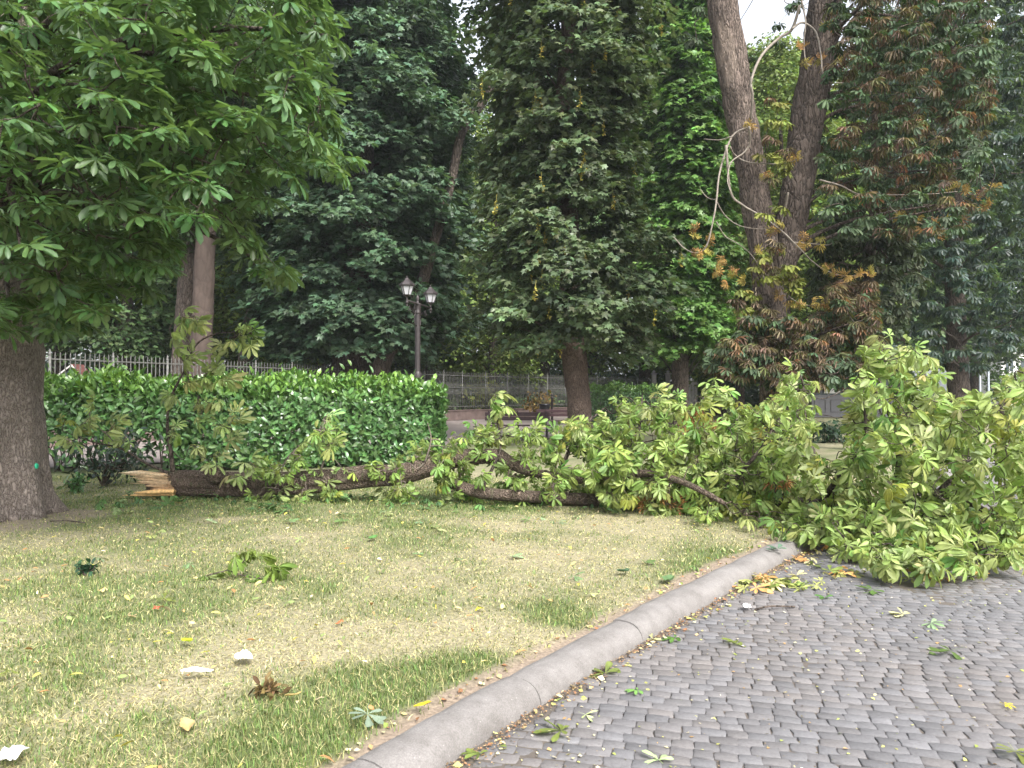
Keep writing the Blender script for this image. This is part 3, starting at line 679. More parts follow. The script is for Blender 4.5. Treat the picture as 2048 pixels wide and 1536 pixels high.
for k in range(10):
    st = P(333 + rg.uniform(-4, 4), 984 + rg.uniform(-3, 5), 10.5 + rg.uniform(-.06, .06)); L = rg.uniform(.3, .62); e = st + np.array([-L, rg.normal(0, .03), rg.uniform(-.03, .01)])
    m.tube(smoothline([st + (.1, 0, 0), st, st * .5 + e * .5 + rg.normal(0, .008, 3), e], 4), np.concatenate([np.linspace(.03, .026, 6), np.linspace(.024, .004, 7)]), 6, np.array([.66, .42, .18]) * np.exp(rg.normal(0, .15)))
for k in range(8):
    st = P(320 + rg.uniform(-4, 8), 952 + rg.uniform(-2, 20), 10.66); L = rg.uniform(.2, .5); e = st + np.array([-L, rg.normal(0, .03), rg.uniform(0, .05)])
    m.tube(smoothline([st + (.1, 0, 0), st, e], 4), np.linspace(.03, .004, 9), 5, np.array([.6, .44, .26]) * np.exp(rg.normal(0, .15)))
m.build('split_end', M_wood_raw, fallen)
m = trunk_mesh([P(430, 952, 10.6), P(432, 948, 10.45), P(434, 944, 10.36)], [.13, .12, .06], 14, 6, 0, 5, .15); m.build('knot', M_log, ftrunk)
LIMBS = [
    ([(880, 938, 10.3), (905, 965, 10.2), (960, 985, 10.0), (1050, 992, 9.95), (1150, 998, 9.9), (1280, 1003, 9.8), (1400, 1008, 9.7), (1520, 1012, 9.5)], [.075, .085, .085, .085, .09, .09, .085, .08]),
    ([(1500, 1012, 9.5), (1600, 1008, 9.2), (1700, 1018, 9.0), (1780, 1018, 8.8), (1850, 1015, 8.6)], [.1, .085, .075, .065, .05]),
    ([(1000, 912, 10.3), (1030, 930, 10.2), (1070, 945, 10.1), (1180, 962, 9.9), (1230, 952, 9.6), (1300, 947, 9.3), (1360, 962, 9.0), (1410, 985, 8.7), (1450, 1008, 8.6)], [.09, .085, .06, .05, .05, .048, .042, .035, .025]),
    ([(1500, 1010, 9.5), (1560, 960, 9.6), (1600, 880, 9.8), (1610, 800, 10), (1600, 745, 10)], [.07, .05, .035, .02, .008]),
    ([(1770, 1015, 8.8), (1790, 985, 8.6), (1800, 930, 8.5), (1790, 860, 8.5), (1760, 770, 8.6), (1765, 690, 8.6)], [.06, .05, .045, .03, .02, .008]),
    ([(1810, 1012, 8.6), (1812, 960, 8.5), (1830, 880, 8.4), (1850, 790, 8.4), (1845, 715, 8.5)], [.05, .04, .03, .02, .008]),
    ([(1830, 1010, 8.6), (1880, 985, 8.3), (1940, 930, 8.2), (1990, 900, 8.1), (2010, 870, 8.1), (2005, 820, 8.1), (2060, 740, 8.1)], [.055, .05, .045, .035, .025, .02, .008]),
    ([(1850, 1015, 8.6), (1930, 1005, 8.2), (1990, 1030, 7.9), (2080, 1050, 7.8)], [.045, .035, .03, .01]),
    ([(1780, 1020, 8.6), (1770, 1060, 8.0), (1720, 1110, 7.3), (1690, 1122, 7.0)], [.035, .03, .02, .008]),
    ([(1830, 1020, 8.4), (1850, 1070, 7.6), (1900, 1110, 7.0), (1960, 1135, 6.75)], [.04, .03, .02, .008]),
    ([(1100, 985, 9.95), (1130, 920, 10.2), (1160, 860, 10.5), (1210, 815, 10.7)], [.04, .03, .02, .008]),
    ([(1230, 995, 9.8), (1270, 920, 10), (1280, 840, 10.3), (1285, 790, 10.4)], [.045, .03, .02, .008]),
    ([(1330, 1000, 9.7), (1400, 920, 9.8), (1440, 850, 10), (1430, 780, 10)], [.045, .03, .02, .008]),
    ([(960, 985, 10.0), (1000, 900, 10.2), (995, 840, 10.3), (990, 790, 10.3)], [.03, .014, .011, .006]),
    ([(1440, 1012, 9.6), (1470, 960, 9.0), (1520, 900, 8.8), (1545, 860, 8.8)], [.04, .03, .02, .008]),
    ([(1640, 1010, 9.1), (1680, 950, 8.6), (1720, 900, 8.2), (1730, 830, 8.1), (1705, 770, 8.1)], [.04, .03, .022, .015, .006]),
    ([(345, 942, 10.55), (342, 905, 10.45), (335, 860, 10.4), (340, 800, 10.4), (372, 735, 10.4), (392, 690, 10.4), (430, 668, 10.4), (470, 664, 10.4)], [.035, .03, .022, .018, .014, .011, .008, .006]),
    ([(372, 735, 10.4), (350, 690, 10.4), (340, 655, 10.4), (365, 632, 10.4)], [.011, .008, .006, .005]),
    ([(335, 945, 10.6), (290, 925, 10.5), (240, 896, 10.4), (190, 885, 10.4), (125, 862, 10.4)], [.022, .018, .014, .011, .006]),
    ([(240, 896, 10.4), (215, 870, 10.3), (175, 838, 10.3)], [.012, .009, .005]),
    ([(640, 945, 10.45), (652, 900, 10.4), (640, 860, 10.4), (655, 825, 10.4)], [.018, .012, .009, .005]),
    ([(560, 950, 10.5), (575, 915, 10.4), (600, 890, 10.3)], [.012, .009, .005]),
    ([(850, 925, 10.2), (862, 880, 10.2), (855, 845, 10.2)], [.014, .01, .005])]
branches = []
for k, (l, rad) in enumerate(LIMBS):
    pp = smoothline(FP(l), 10)
    if k < 3: m = trunk_mesh(FP(l), rad, 16, 20 + k, 0, 5, .1)
    else: m = MB(); m.tube(pp, np.interp(np.linspace(0, 1, len(pp)), np.linspace(0, 1, len(rad)), rad), 7)
    branches.append((pp, m, 'limb' if k < 3 else 'branch', M_log if k in (0, 2) else M_bark if rad[0] > .02 else M_twig))
allp = np.concatenate([b[0] for b in branches]); ownb = np.concatenate([np.full(len(b[0]), i) for i, b in enumerate(branches)])
def dfall(x, y):
    dl = np.interp(x, [1180, 1500, 1700, 2100], [9.9, 8.6, 7.0, 6.7]); dh = np.interp(x, [1180, 1500, 1700, 2100], [11.2, 11.0, 10.2, 9.8])
    gd = 2400 / max(y - 785 + 12, 60)
    dh = min(dh, gd * .98); dl = min(dl, dh * .9); return dl, dh
F1 = [(1180, 830), (1215, 810), (1290, 785), (1400, 795), (1425, 765), (1490, 815), (1560, 790), (1572, 745), (1630, 750), (1645, 800), (1640, 905), (1690, 910), (1705, 780), (1745, 680), (1790, 675), (1865, 715), (1880, 790), (1985, 810), (1995, 760), (2110, 710), (2110, 1090), (2000, 1135), (1760, 1128), (1650, 1085), (1500, 1035), (1350, 1030), (1280, 985), (1180, 950)]
tipsA = np.concatenate([fill(F1, 960, dfall, rg), fill([(1040, 880), (1120, 850), (1260, 830), (1300, 1000), (1200, 1015), (1040, 990)], 90, lambda x, y: (9.4, 10.4), rg), fill([(1180, 900), (1500, 850), (1560, 1000), (1480, 1045), (1380, 1050), (1180, 1010)], 170, lambda x, y: (9.0, 9.7), rg)])
F2 = [(845, 860), (900, 860), (960, 850), (1060, 850), (1180, 840), (1260, 830), (1260, 1010), (1000, 1005), (900, 990), (850, 930)]
tipsB = fill(F2, 150, lambda x, y: (9.9, 10.5), rg)
F3 = [(480, 925), (600, 880), (640, 835), (680, 850), (700, 910), (900, 880), (900, 945), (700, 955), (520, 950)]
tipsC = np.concatenate([fill(F3, 40, lambda x, y: (10.1, 10.55), rg), fill([(480, 930), (540, 920), (560, 990), (490, 1000)], 6, lambda x, y: (10.2, 10.4), rg), fill([(770, 900), (800, 890), (810, 990), (780, 995)], 7, lambda x, y: (9.9, 10.2), rg), fill([(870, 900), (910, 890), (915, 1000), (880, 1010)], 9, lambda x, y: (9.8, 10.1), rg), fill([(590, 960), (690, 960), (680, 995), (600, 1000)], 6, lambda x, y: (10.2, 10.4), rg)])
hand = [(365, 640), (392, 634), (350, 668), (355, 690), (485, 668), (505, 682), (452, 690), (380, 712), (372, 720), (440, 722), (425, 735), (500, 660), (360, 628), (470, 680), (395, 645), (345, 790), (400, 800), (442, 850), (470, 832), (395, 892), (420, 925), (350, 860), (380, 760), (410, 755), (450, 755),
        (400, 830), (430, 800), (465, 870), (500, 925), (440, 905), (250, 880), (215, 868), (160, 850), (180, 835), (130, 840), (230, 845), (140, 880), (185, 800), (470, 950), (560, 985), (610, 1000), (770, 985), (640, 870), (660, 890), (655, 835), (990, 790), (985, 800), (992, 830), (978, 850), (1000, 870), (1005, 815), (970, 880)]
tipsD = np.array([P(x, y, rg.uniform(10.2, 10.5)) for x, y in hand])
tips = np.concatenate([tipsA, tipsB, tipsC, tipsD]); zone = np.concatenate([np.full(len(a), i) for i, a in enumerate((tipsA, tipsB, tipsC, tipsD))])
tips[:, 2] = np.maximum(tips[:, 2], .2)
X_, Y_ = topx(tips); thin = (zone == 0) & (rg.random(len(tips)) > np.clip((X_ - 1000) / 220, .35, 1) ) | ((X_ > 1625) & (X_ < 1705) & (Y_ > 745) & (Y_ < 915)) | ((X_ > 1885) & (X_ < 1985) & (Y_ < 800) & (zone == 0)) | ((X_ > 1960) & (X_ < 2010) & (Y_ > 860) & (Y_ < 960) & (rg.random(len(X_)) < .7))
tips, zone = tips[~thin], zone[~thin]
st_, ob, d0 = attach(allp, ownb, tips)
for bi, (pp, tw, nm_, mt_) in enumerate(branches):
    sel = np.where(ob == bi)[0]; lst = [(j, st_[j], 0) for j in sel]
    for j in sel: twig(tw, st_[j], tips[j], .005 + max(0, .8 - d0[j]) * .008, rg, .0, .14)
    o = tw.build(nm_, mt_, fallen)
    if len(lst) == 0: continue
    lv = MB()
    idx = np.array([j for j, _, _ in lst]); T_ = tips[idx]; z = zone[idx]; A = np.array([nrm(tips[j] - q + np.array([.15, -.1, .12])) for j, q, _ in lst])
    nm = np.stack([rg.normal(0, .5, len(idx)), rg.normal(-.45, .4, len(idx)), rg.normal(.55, .35, len(idx))], -1)
    ps, ds, ns, ss, own = rosettes(T_, A, nm, rg, (4, 7), 165, .55, .42, (.105, .172))
    zz = z[own]; ss = ss * np.where((zz == 1) | (zz == 2), .85, np.where(zz == 3, 1.2, 1)); 
    c = np.where((zz == 0)[:, None], jit((.205, .285, .08), len(ps), .15, rg), jit((.165, .24, .062), len(ps), .16, rg)); c = np.where((zz == 3)[:, None], jit((.28, .345, .14), len(ps), .18, rg), c)
    pale = (rg.random(len(T_)) < .2)[own] & (zz == 0); c = np.where(pale[:, None], jit((.28, .335, .13), len(ps), .1, rg), c)
    yel = (rg.random(len(T_)) < .05)[own]; c = np.where(yel[:, None], jit((.23, .26, .055), len(ps), .1, rg), c)
    grn = (rg.random(len(T_)) < .07)[own]; c = np.where(grn[:, None], jit((.09, .18, .04), len(ps), .15, rg), c)
    place(lv, PALM_R + PALM_W + PALM[:3], ps, ds, ns, ss, c, rg); lv.build('foliage', M_fallen, o)
# rust-coloured sprays caught in it
m = MB(); rt = np.array([P(x + rg.normal(0, 14), y + rg.normal(0, 12), d) for x, y, d, k in ((1310, 985, 9.3, 5), (1295, 1000, 9.3, 5), (1395, 845, 9.6, 7), (1410, 870, 9.6, 5), (1560, 965, 8.8, 3), (1360, 1000, 9.2, 3)) for _ in range(k)])
ps, ds, ns, ss, own = rosettes(rt, rg.normal(0, 1, rt.shape), rg.normal(0, 1, rt.shape), rg, (3, 5), 150, .4, .4, (.07, .12))
place(m, PALM_BL, ps, ds, ns, ss, jit((.38, .2, .09), len(ps), .35, rg), rg); m.build('rusty_foliage', M_brown, fallen)['label'] = 'rust orange dried leaves'

# ---- blighted double-stemmed chestnut behind the fallen crown
rg = np.random.default_rng(21)
D = 16.5
bl = thing('chestnut_tree', (P(1562, 785, D)[0], D, LZ), 'twin-stemmed chestnut with rust brown foliage and bare hanging twigs behind the fallen crown', 'tree', 'standing chestnut trees')
b0 = P(1566, 925, D); 
m = trunk_mesh([b0, P(1566, 840, D), P(1556, 740, D), P(1545, 640, D), P(1536, 560, D), P(1512, 400, D), P(1480, 220, D), P(1448, 20, D), P(1425, -160, D), P(1415, -300, D)], [.58, .5, .4, .33, .31, .31, .32, .32, .31, .28], 64, 31, .2, 5, .11)
V_ = m.v[0].astype(float); X_, Y_ = topx(V_)
wear = np.clip(1.25 - (((X_ - 1453 - (Y_ - 110) * .12) / 30) ** 2 + ((Y_ - 105) / 95) ** 2) ** .5, 0, 1) * (V_[:, 1] < D)
m.c[0] = np.repeat(1 - wear[:, None], 3, 1).astype(np.float32)
tr1 = m.build('trunk', M_bark_r, bl)
m = trunk_mesh([P(1548, 600, D + .15), P(1572, 500, D + .3), P(1590, 400, D + .4), P(1612, 260, D + .5), P(1638, 100, D + .5), P(1660, -60, D + .5), P(1680, -250, D + .5)], [.26, .31, .34, .36, .37, .37, .33], 44, 33, 0, 5, .11)
m.build('stem', M_bark, bl)
m = MB(); pz = [P(1506, 690, D - .35), P(1508, 650, D - .4), P(1511, 610, D - .4), P(1512, 575, D - .36)]; m.tube(smoothline(pz, 5), np.interp(np.linspace(0, 1, 16), [0, .3, .7, 1], [.02, .05, .035, .01]), 7, (.55, .45, .33)); m.build('torn_strip', M_wood_raw, tr1)
TW = [([(1603, -40), (1603, 0), (1611, 41), (1608, 85), (1611, 120), (1621, 133)], .022), ([(1584, 58), (1600, 46), (1613, 48), (1632, 65), (1642, 109), (1645, 143), (1659, 164), (1686, 166)], .026),
      ([(1600, 10), (1584, 58), (1560, 75), (1533, 99), (1515, 126), (1502, 164), (1505, 191), (1502, 232), (1498, 253), (1464, 273), (1440, 342), (1433, 400), (1427, 437), (1413, 492), (1392, 506), (1368, 496), (1348, 475)], .034),
      ([(1461, 294), (1468, 308), (1492, 323), (1539, 328), (1574, 326), (1594, 318)], .018), ([(1452, 290), (1461, 383), (1485, 410), (1526, 434), (1567, 465), (1587, 485), (1608, 506), (1621, 520)], .028),
      ([(1433, 403), (1450, 431), (1478, 451), (1519, 458), (1540, 455)], .014), ([(1433, 444), (1450, 472), (1478, 489), (1502, 509), (1522, 540), (1535, 580)], .014), ([(1640, 360), (1683, 372), (1717, 388), (1775, 390), (1861, 388), (1915, 383)], .02),
      ([(1498, 253), (1500, 285), (1488, 305), (1462, 325), (1455, 360), (1461, 383)], .024), ([(1621, 520), (1650, 540), (1690, 552), (1735, 545), (1742, 535)], .014), ([(1587, 485), (1620, 487), (1655, 490), (1665, 486)], .014),
      ([(1576, 385), (1570, 420), (1560, 455)], .022), ([(1464, 273), (1440, 280), (1408, 278)], .016), ([(1433, 400), (1415, 395), (1402, 380), (1398, 372)], .012), ([(1540, 500), (1548, 540), (1570, 585), (1610, 610), (1660, 605)], .016), ([(1740, 380), (1770, 405), (1800, 430), (1850, 450), (1900, 460)], .016)]
for l, r_ in TW:
    pp = smoothline([P(x, y, D - .75 + .25 * math.sin(i * .9)) for i, (x, y) in enumerate(l)], 5); m = MB(); m.tube(pp, np.linspace(r_, max(.005, r_ * .35), len(pp)), 6); m.build('bare_branch', M_paletwig, bl)
POLY_D1 = [(1655, -100), (2000, -100), (1985, 150), (1960, 330), (2000, 380), (1940, 430), (1890, 480), (1790, 470), (1700, 470), (1640, 430), (1620, 300), (1650, 180)]
POLY_D2 = [(1410, 715), (1440, 690), (1480, 640), (1540, 615), (1600, 640), (1650, 690), (1750, 740), (1700, 765), (1560, 770), (1440, 745)]
POLY_D3 = [(1650, 560), (1740, 560), (1760, 690), (1740, 740), (1640, 700), (1630, 620)]
POLY_D4 = [(1530, 200), (1570, 200), (1575, 330), (1560, 470), (1600, 560), (1560, 640), (1500, 640), (1470, 600), (1520, 520)]
fs = [fill(POLY_D1, 820, lambda x, y: (14.6, 19.5), rg), fill(POLY_D2, 250, lambda x, y: (14.9, 16.4), rg), fill(POLY_D3, 180, lambda x, y: (15.2, 18), rg), fill(POLY_D4, 40, lambda x, y: (15.3, 16.2), rg)]
extra = np.stack([rg.uniform(4, 9.5, 60), rg.uniform(16, 21, 60), rg.uniform(9, 15, 60)], -1); tips = np.concatenate(fs + [extra])
zone = np.concatenate([np.full(len(f), i) for i, f in enumerate(fs + [extra])])
ctrl = b0 + np.array([.5, .3, 0]); stem_l = smoothline([P(1556, 740, D), P(1572, 500, D + .3), P(1612, 260, D + .5), P(1638, 100, D + .5), P(1680, -250, D + .5)], 10)
o_ = tips - stem_l[[int(np.argmin(np.abs(stem_l[:, 2] - (p[2] - .5)))) for p in tips]]; A = nrm(o_ + np.array([0, -.6, -.2]))
lb = []
for k in rg.choice(len(tips), 34, replace=False):
    i = int(np.argmin(np.abs(stem_l[:, 2] - (tips[k][2] - .9)))); a = stem_l[i]; lb.append(smoothline([a, a * .6 + tips[k] * .4 + (0, 0, .25), tips[k]], 7))
st_, ob, d0 = attach(np.concatenate(lb), np.repeat(np.arange(len(lb)), [len(b) for b in lb]), tips)
lm = [MB() for _ in lb]
for b, m in zip(lb, lm): m.tube(b, np.linspace(.06, .012, len(b)), 6)
for p, a, o_ in zip(tips, st_, ob): twig(lm[o_], a, p, .012, rg, .0, .1, 4)
for m in lm: m.build('bough', M_bark, bl)
ps, ds, ns, ss, own = rosettes(tips, A, np.tile([0, -.25, 1.], (len(tips), 1)) + rg.normal(0, .25, (len(tips), 3)), rg, (6, 8), 120, .5, .4, (.155, .22))
zz = zone[own]; X_, Y_ = topx(tips)
br = np.clip(.62 - np.abs(X_ - 1780) / 700 - np.clip(Y_ - 250, 0, 400) / 900, .08, 1); br = np.where(zone == 1, .75, np.where(zone == 2, .9, np.where(zone == 3, .25, br)))
isb = (rg.random(len(tips)) < br)[own] & (rg.random(len(ps)) < .92)
cgreen = jit((.055, .088, .046), len(ps), .2, rg); cgreen = np.where((zz == 3)[:, None], jit((.15, .17, .04), len(ps), .2, rg), cgreen)
cbr = jit((.12, .088, .06), len(ps), .3, rg); cbr = np.where((rg.random(len(ps)) < .1)[:, None], jit((.22, .12, .07), len(ps), .2, rg), cbr); cbr = np.where((rg.random(len(ps)) < .3)[:, None], jit((.11, .11, .045), len(ps), .2, rg), cbr)
m = MB(); k = ~isb; place(m, PALM, ps[k], ds[k], ns[k], ss[k], cgreen[k], rg); k = isb; place(m, PALM_BL, ps[k], ds[k], ns[k], ss[k] * .92, cbr[k], rg); m.build('crown', M_brown, bl)
oy = [(1400, 470), (1425, 478), (1410, 500), (1395, 505), (1440, 520), (1430, 545), (1450, 560), (1470, 545), (1485, 560), (1560, 590), (1580, 600), (1600, 612), (1625, 605), (1650, 600), (1660, 612), (1600, 480), (1615, 487), (1640, 485), (1690, 550), (1720, 545), (1740, 550), (1670, 540), (1650, 535), (1610, 120), (1640, 115), (1680, 122), (1600, 90), (1660, 50), (1590, 312), (1500, 245), (1530, 345),
      (1900, 380), (1960, 385), (1980, 400), (1930, 370), (1800, 430), (1840, 445), (1870, 465), (1560, 450), (1545, 465), (1520, 500), (1880, 440), (1990, 370)]
op = np.array([P(x + rg.normal(0, 5), y + rg.normal(0, 5), D - rg.uniform(.6, .95)) for x, y in oy for _ in range(2)])
ps, ds, ns, ss, own = rosettes(op, rg.normal(0, 1, op.shape), rg.normal(0, 1, op.shape), rg, (4, 7), 160, .4, .3, (.08, .14)); hue = rg.random((len(op), 1))[own]
m = MB(); place(m, PALM_BL, ps, ds, ns, ss, (np.array([.36, .2, .09]) * hue + np.array([.33, .31, .08]) * (1 - hue)) * np.exp(rg.normal(0, .2, (len(ps), 1))), rg); m.build('yellowed_leaves', M_brown, bl)

# ---- dark chestnut at the right, behind
rg = np.random.default_rng(23); D = 27
dk = thing('chestnut_tree', (P(1915, 785, D)[0], D, LZ), 'dark blue-green chestnut with a low dense crown near the right edge', 'tree', 'standing chestnut trees')
mk = trunk_mesh([P(1915, 872, D), P(1917, 780, D), P(1912, 640, D), P(1905, 300, D), P(1900, -200, D)], [.42, .36, .34, .28, .15], 16, 41, .2)
POLY_E = [(1720, -120), (2160, -120), (2160, 560), (2050, 640), (2030, 690), (1985, 700), (1960, 735), (1880, 745), (1850, 720), (1770, 690), (1740, 620), (1750, 480)]
tips = fill(POLY_E, 1250, lambda x, y: (23.6, 30), rg); o_ = tips - np.array([dk.location[0], D, 0]); o_[:, 2] = 0; o_ = nrm(o_)
ps, ds, ns, ss, own = rosettes(tips, o_ + np.array([0, -.4, 0]), np.tile([0, 0, 1.], (len(tips), 1)) + o_ * .4 + rg.normal(0, .15, o_.shape), rg, (6, 8), 130, .6, .5, (.22, .3))
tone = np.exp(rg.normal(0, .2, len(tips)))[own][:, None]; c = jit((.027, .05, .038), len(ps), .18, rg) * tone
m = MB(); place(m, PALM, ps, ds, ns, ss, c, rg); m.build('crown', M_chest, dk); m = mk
for k in rg.choice(len(tips), 50, replace=False): twig(m, [dk.location[0], D, max(2.5, tips[k][2] - 1)], tips[k], .05, rg, 0, .05, 5, .01)
m.build('trunk', M_bark, dk)
# dark slender trunk standing in the grass gap
D = 19.5; sl = thing('slim_tree', (P(1722, 785, D)[0], D, LZ), 'slim dark-trunked tree seen through the gap in the fallen crown', 'tree')
m = trunk_mesh([P(1724, 905, D), P(1722, 840, D), P(1726, 740, D), P(1735, 600, D), P(1750, 350, D), P(1745, 50, D)], [.19, .16, .15, .13, .1, .04], 12, 43, .2); mk = m
tips = fill([(1640, 440), (1800, 430), (1850, 560), (1790, 670), (1700, 690), (1630, 600)], 170, lambda x, y: (18.6, 21), rg); o_ = nrm(tips - np.array([sl.location[0], D, 5.]))
ps, ds, ns, ss, own = rosettes(tips, o_ + np.array([0, -.3, 0]), np.tile([0, -.2, 1.], (len(tips), 1)) + rg.normal(0, .2, o_.shape), rg, (6, 8), 130, .6, .5, (.2, .27))
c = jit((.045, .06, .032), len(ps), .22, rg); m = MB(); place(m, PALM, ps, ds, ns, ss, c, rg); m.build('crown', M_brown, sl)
m = mk
for k in rg.choice(len(tips), 26, replace=False): twig(m, P(1735, 600, D) + np.array([0, 0, rg.uniform(-1, 2)]), tips[k], .03, rg, 0, .05, 5, .008)
m.build('trunk', M_bark, sl)

# ------------------------------------------------------------------ maples and the wood
def placed_tree(name, px, D, tpx, rads, zlo, zhi, rf, nspr, nleaf, col, ls, label, cat, tmpl, mat, bark, seed, R_, group=None, flare=.18, cy=0, yel=0, back_=.15):
    rg = np.random.default_rng(seed); X0 = P(px, 785, D)[0]
    t = thing(name, (X0, D, LZ), label, cat, group)
    pts = [P(x, y, D) for x, y in tpx]; m = trunk_mesh(pts, rads, 20, seed, flare, 5, .06)
    tl = smoothline(pts, 8); tx = lambda z: (np.interp(z, tl[:, 2], tl[:, 0]), np.interp(z, tl[:, 2], tl[:, 1]))
    S, o = crown_centres(rg, nspr, zlo, zhi, lambda u: rf(zlo + u * (zhi - zlo)), .25)
    S[:, 0] += tx(S[:, 2])[0]; S[:, 1] += tx(S[:, 2])[1]; limbs(m, S, tx, rg, 45, .04); m.build('trunk', bark, t)
    p, d_, n_, tone = sprays(S, o, None, rg, R_, nleaf); c = jit(col, len(p), .16, rg) * tone
    mb = MB(); place(mb, tmpl, p, d_, n_, ls * rg.uniform(.75, 1.2, len(p)), c, rg); mb.build('crown', mat, t)
    if yel:                                                   # hanging bunches of winged seeds
        k = rg.permutation(np.where(S[:, 1] < D - .6)[0])[:yel]
        for q in S[k]:
            mb = MB(); h0 = q + np.array([rg.normal(0, .25), -.35 + rg.normal(0, .2), -.12]); h1 = h0 - np.array([rg.normal(0, .03), 0, .5]); mb.tube([h0, h1], [.006, .004], 4, (.3, .26, .06))
            ps = h0 + (h1 - h0) * rg.uniform(.25, 1, (16, 1)) + rg.normal(0, .012, (16, 3)); place(mb, OVAL, ps, rg.normal(0, 1, ps.shape) + np.array([0, 0, -.8]), rg.normal(0, 1, ps.shape), .085, jit((.36, .31, .07), 16, .2, rg), rg); mb.build('seed_bunch', mat, t)
    return t
D = 21.
placed_tree('maple_tree', 1155, D, [(1160, 892), (1158, 800), (1150, 730), (1140, 600), (1140, 450), (1125, 250), (1135, 50), (1130, -180)], [.37, .33, .35, .3, .25, .22, .18, .08], 2.9, 15.2,
            lambda z: np.interp(z, [2.9, 3.6, 5, 6.6, 7.6, 8.6, 10, 13, 15.2], [1.7, 2.45, 2.5, 2.3, 1.85, 1.85, 2.35, 2.4, 2.1]), 560, 84, (.1, .14, .075), .15,
            'narrow maple with hanging yellow seed bunches beside the benches', 'tree', STAR, M_maple, M_bark_m, 51, (.4, .75), yel=60)
D = 32.
placed_tree('maple_tree', 705, D, [(700, 860), (702, 740), (712, 600), (720, 400), (740, 150), (745, -200)], [.95, .85, .6, .5, .35, .1], 3.4, 21.5,
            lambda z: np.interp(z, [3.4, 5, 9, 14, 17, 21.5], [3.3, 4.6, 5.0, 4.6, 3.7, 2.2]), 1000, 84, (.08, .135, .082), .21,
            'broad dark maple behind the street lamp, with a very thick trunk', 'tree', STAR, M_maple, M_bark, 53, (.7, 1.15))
D = 30.
placed_tree('leafy_tree', 1362, D, [(1358, 865), (1360, 760), (1362, 600), (1372, 350), (1368, 100), (1372, -150)], [.38, .34, .3, .24, .18, .08], 3.2, 19,
            lambda z: np.interp(z, [3.2, 5, 8, 13, 19], [1.5, 1.9, 1.8, 1.75, 1.2]), 480, 80, (.1, .19, .05), .19,
            'slender bright green tree between the narrow maple and the twin-stemmed chestnut', 'tree', STAR, M_maple, M_bark, 55, (.45, .8))
# pale straight trunk and its neighbours behind the fence on the left
for (nm, tpx, rads, D, bark, lab, zz, sd_) in (
    ('beech_tree', [(400, 870), (402, 700), (406, 600), (412, 480), (428, 330), (440, 100), (450, -200)], [.46, .39, .37, .33, .28, .2, .08], 27., M_bark_p, 'tree with a straight smooth pale brown trunk behind the railings', (7.5, 17), 61),
    ('leaning_tree', [(350, 880), (362, 730), (375, 560), (392, 420), (400, 100)], [.42, .36, .34, .28, .1], 29., M_bark, 'dark trunk standing right against the pale smooth one', (8, 18), 62),
    ('leaning_tree', [(478, 870), (492, 720), (510, 600), (530, 450), (552, 300), (565, 0)], [.4, .33, .3, .26, .2, .08], 33., M_bark, 'dark trunk leaning right, between the pale trunk and the thick maple', (8, 20), 63),
    ('leaning_tree', [(740, 870), (762, 735), (790, 680), (825, 620), (870, 480), (905, 350), (922, 270), (958, 215), (985, 170), (1002, 110), (1010, 20), (1020, -150)], [.4, .36, .3, .26, .2, .18, .17, .16, .14, .12, .09, .05], 29.6, M_bark, 'leaning tree whose bare dark stem curves up left of the narrow maple', (15.5, 22), 64)):
    placed_tree(nm, tpx[0][0], D, tpx, rads, zz[0], zz[1], lambda z: 1.6 + 0 * z, 110, 64, (.05, .085, .035), .22, lab, 'tree', SMALL, M_wood, bark, sd_, (.6, 1.1), 'trees just behind the railings')
GRP = 'trees of the wood behind the railings'
protos = [wood_tree('woodland_tree', 71, 24, 4.4, 3.6, (.09, .145, .065), .27, 430, 80, .38, 'tall dark woodland tree in the mass behind the railings', 'tree', GRP),
          wood_tree('woodland_tree', 72, 22, 3.6, 2.8, (.15, .21, .06), .25, 380, 76, .3, 'yellow-green woodland tree in the mass behind the railings', 'tree', GRP),
          wood_tree('woodland_tree', 73, 26, 4.8, 4.6, (.08, .13, .072), .29, 450, 80, .42, 'tall blue-green woodland tree in the mass behind the railings', 'tree', GRP)]
LABS = ['tall dark woodland tree in the mass behind the railings', 'yellow-green woodland tree in the mass behind the railings', 'tall blue-green woodland tree in the mass behind the railings']
spots = [(0, 250, 37, 1.0), (1, 560, 41, 1.0), (2, 120, 42, 1.), (0, -120, 36, 1.), (2, 420, 46, 1.0), (1, 985, 46, .95), (0, 640, 50, 1.05), (2, 860, 49, .82), (1, 930, 56, .85), (0, 1090, 58, 1.1), (1, 1180, 60, 1.1), (2, 1290, 62, 1.2), (0, 1440, 50, 1.0),
         (2, 1530, 60, 1.1), (1, 1480, 44, .9), (0, 1640, 62, 1.05), (2, 1790, 56, 1.1), (0, 1950, 60, 1.15), (2, 2120, 48, 1.0), (1, 330, 58, 1.2), (0, 760, 64, 1.15), (2, 20, 60, 1.2), (1, 1370, 70, 1.3), (2, -300, 46, 1.1), (0, 520, 66, 1.3), (0, 2250, 60, 1.1), (1, 1575, 39, .9), (0, 1800, 44, .95), (1, 820, 60, .95), (2, 700, 44, 1.)]
used = set()
for k, (pi, px, d, s) in enumerate(spots):
    t = protos[pi] if pi not in used else dup(protos[pi]); used.add(pi); stand(t, px, d, k * 1.7, s, LABS[pi])
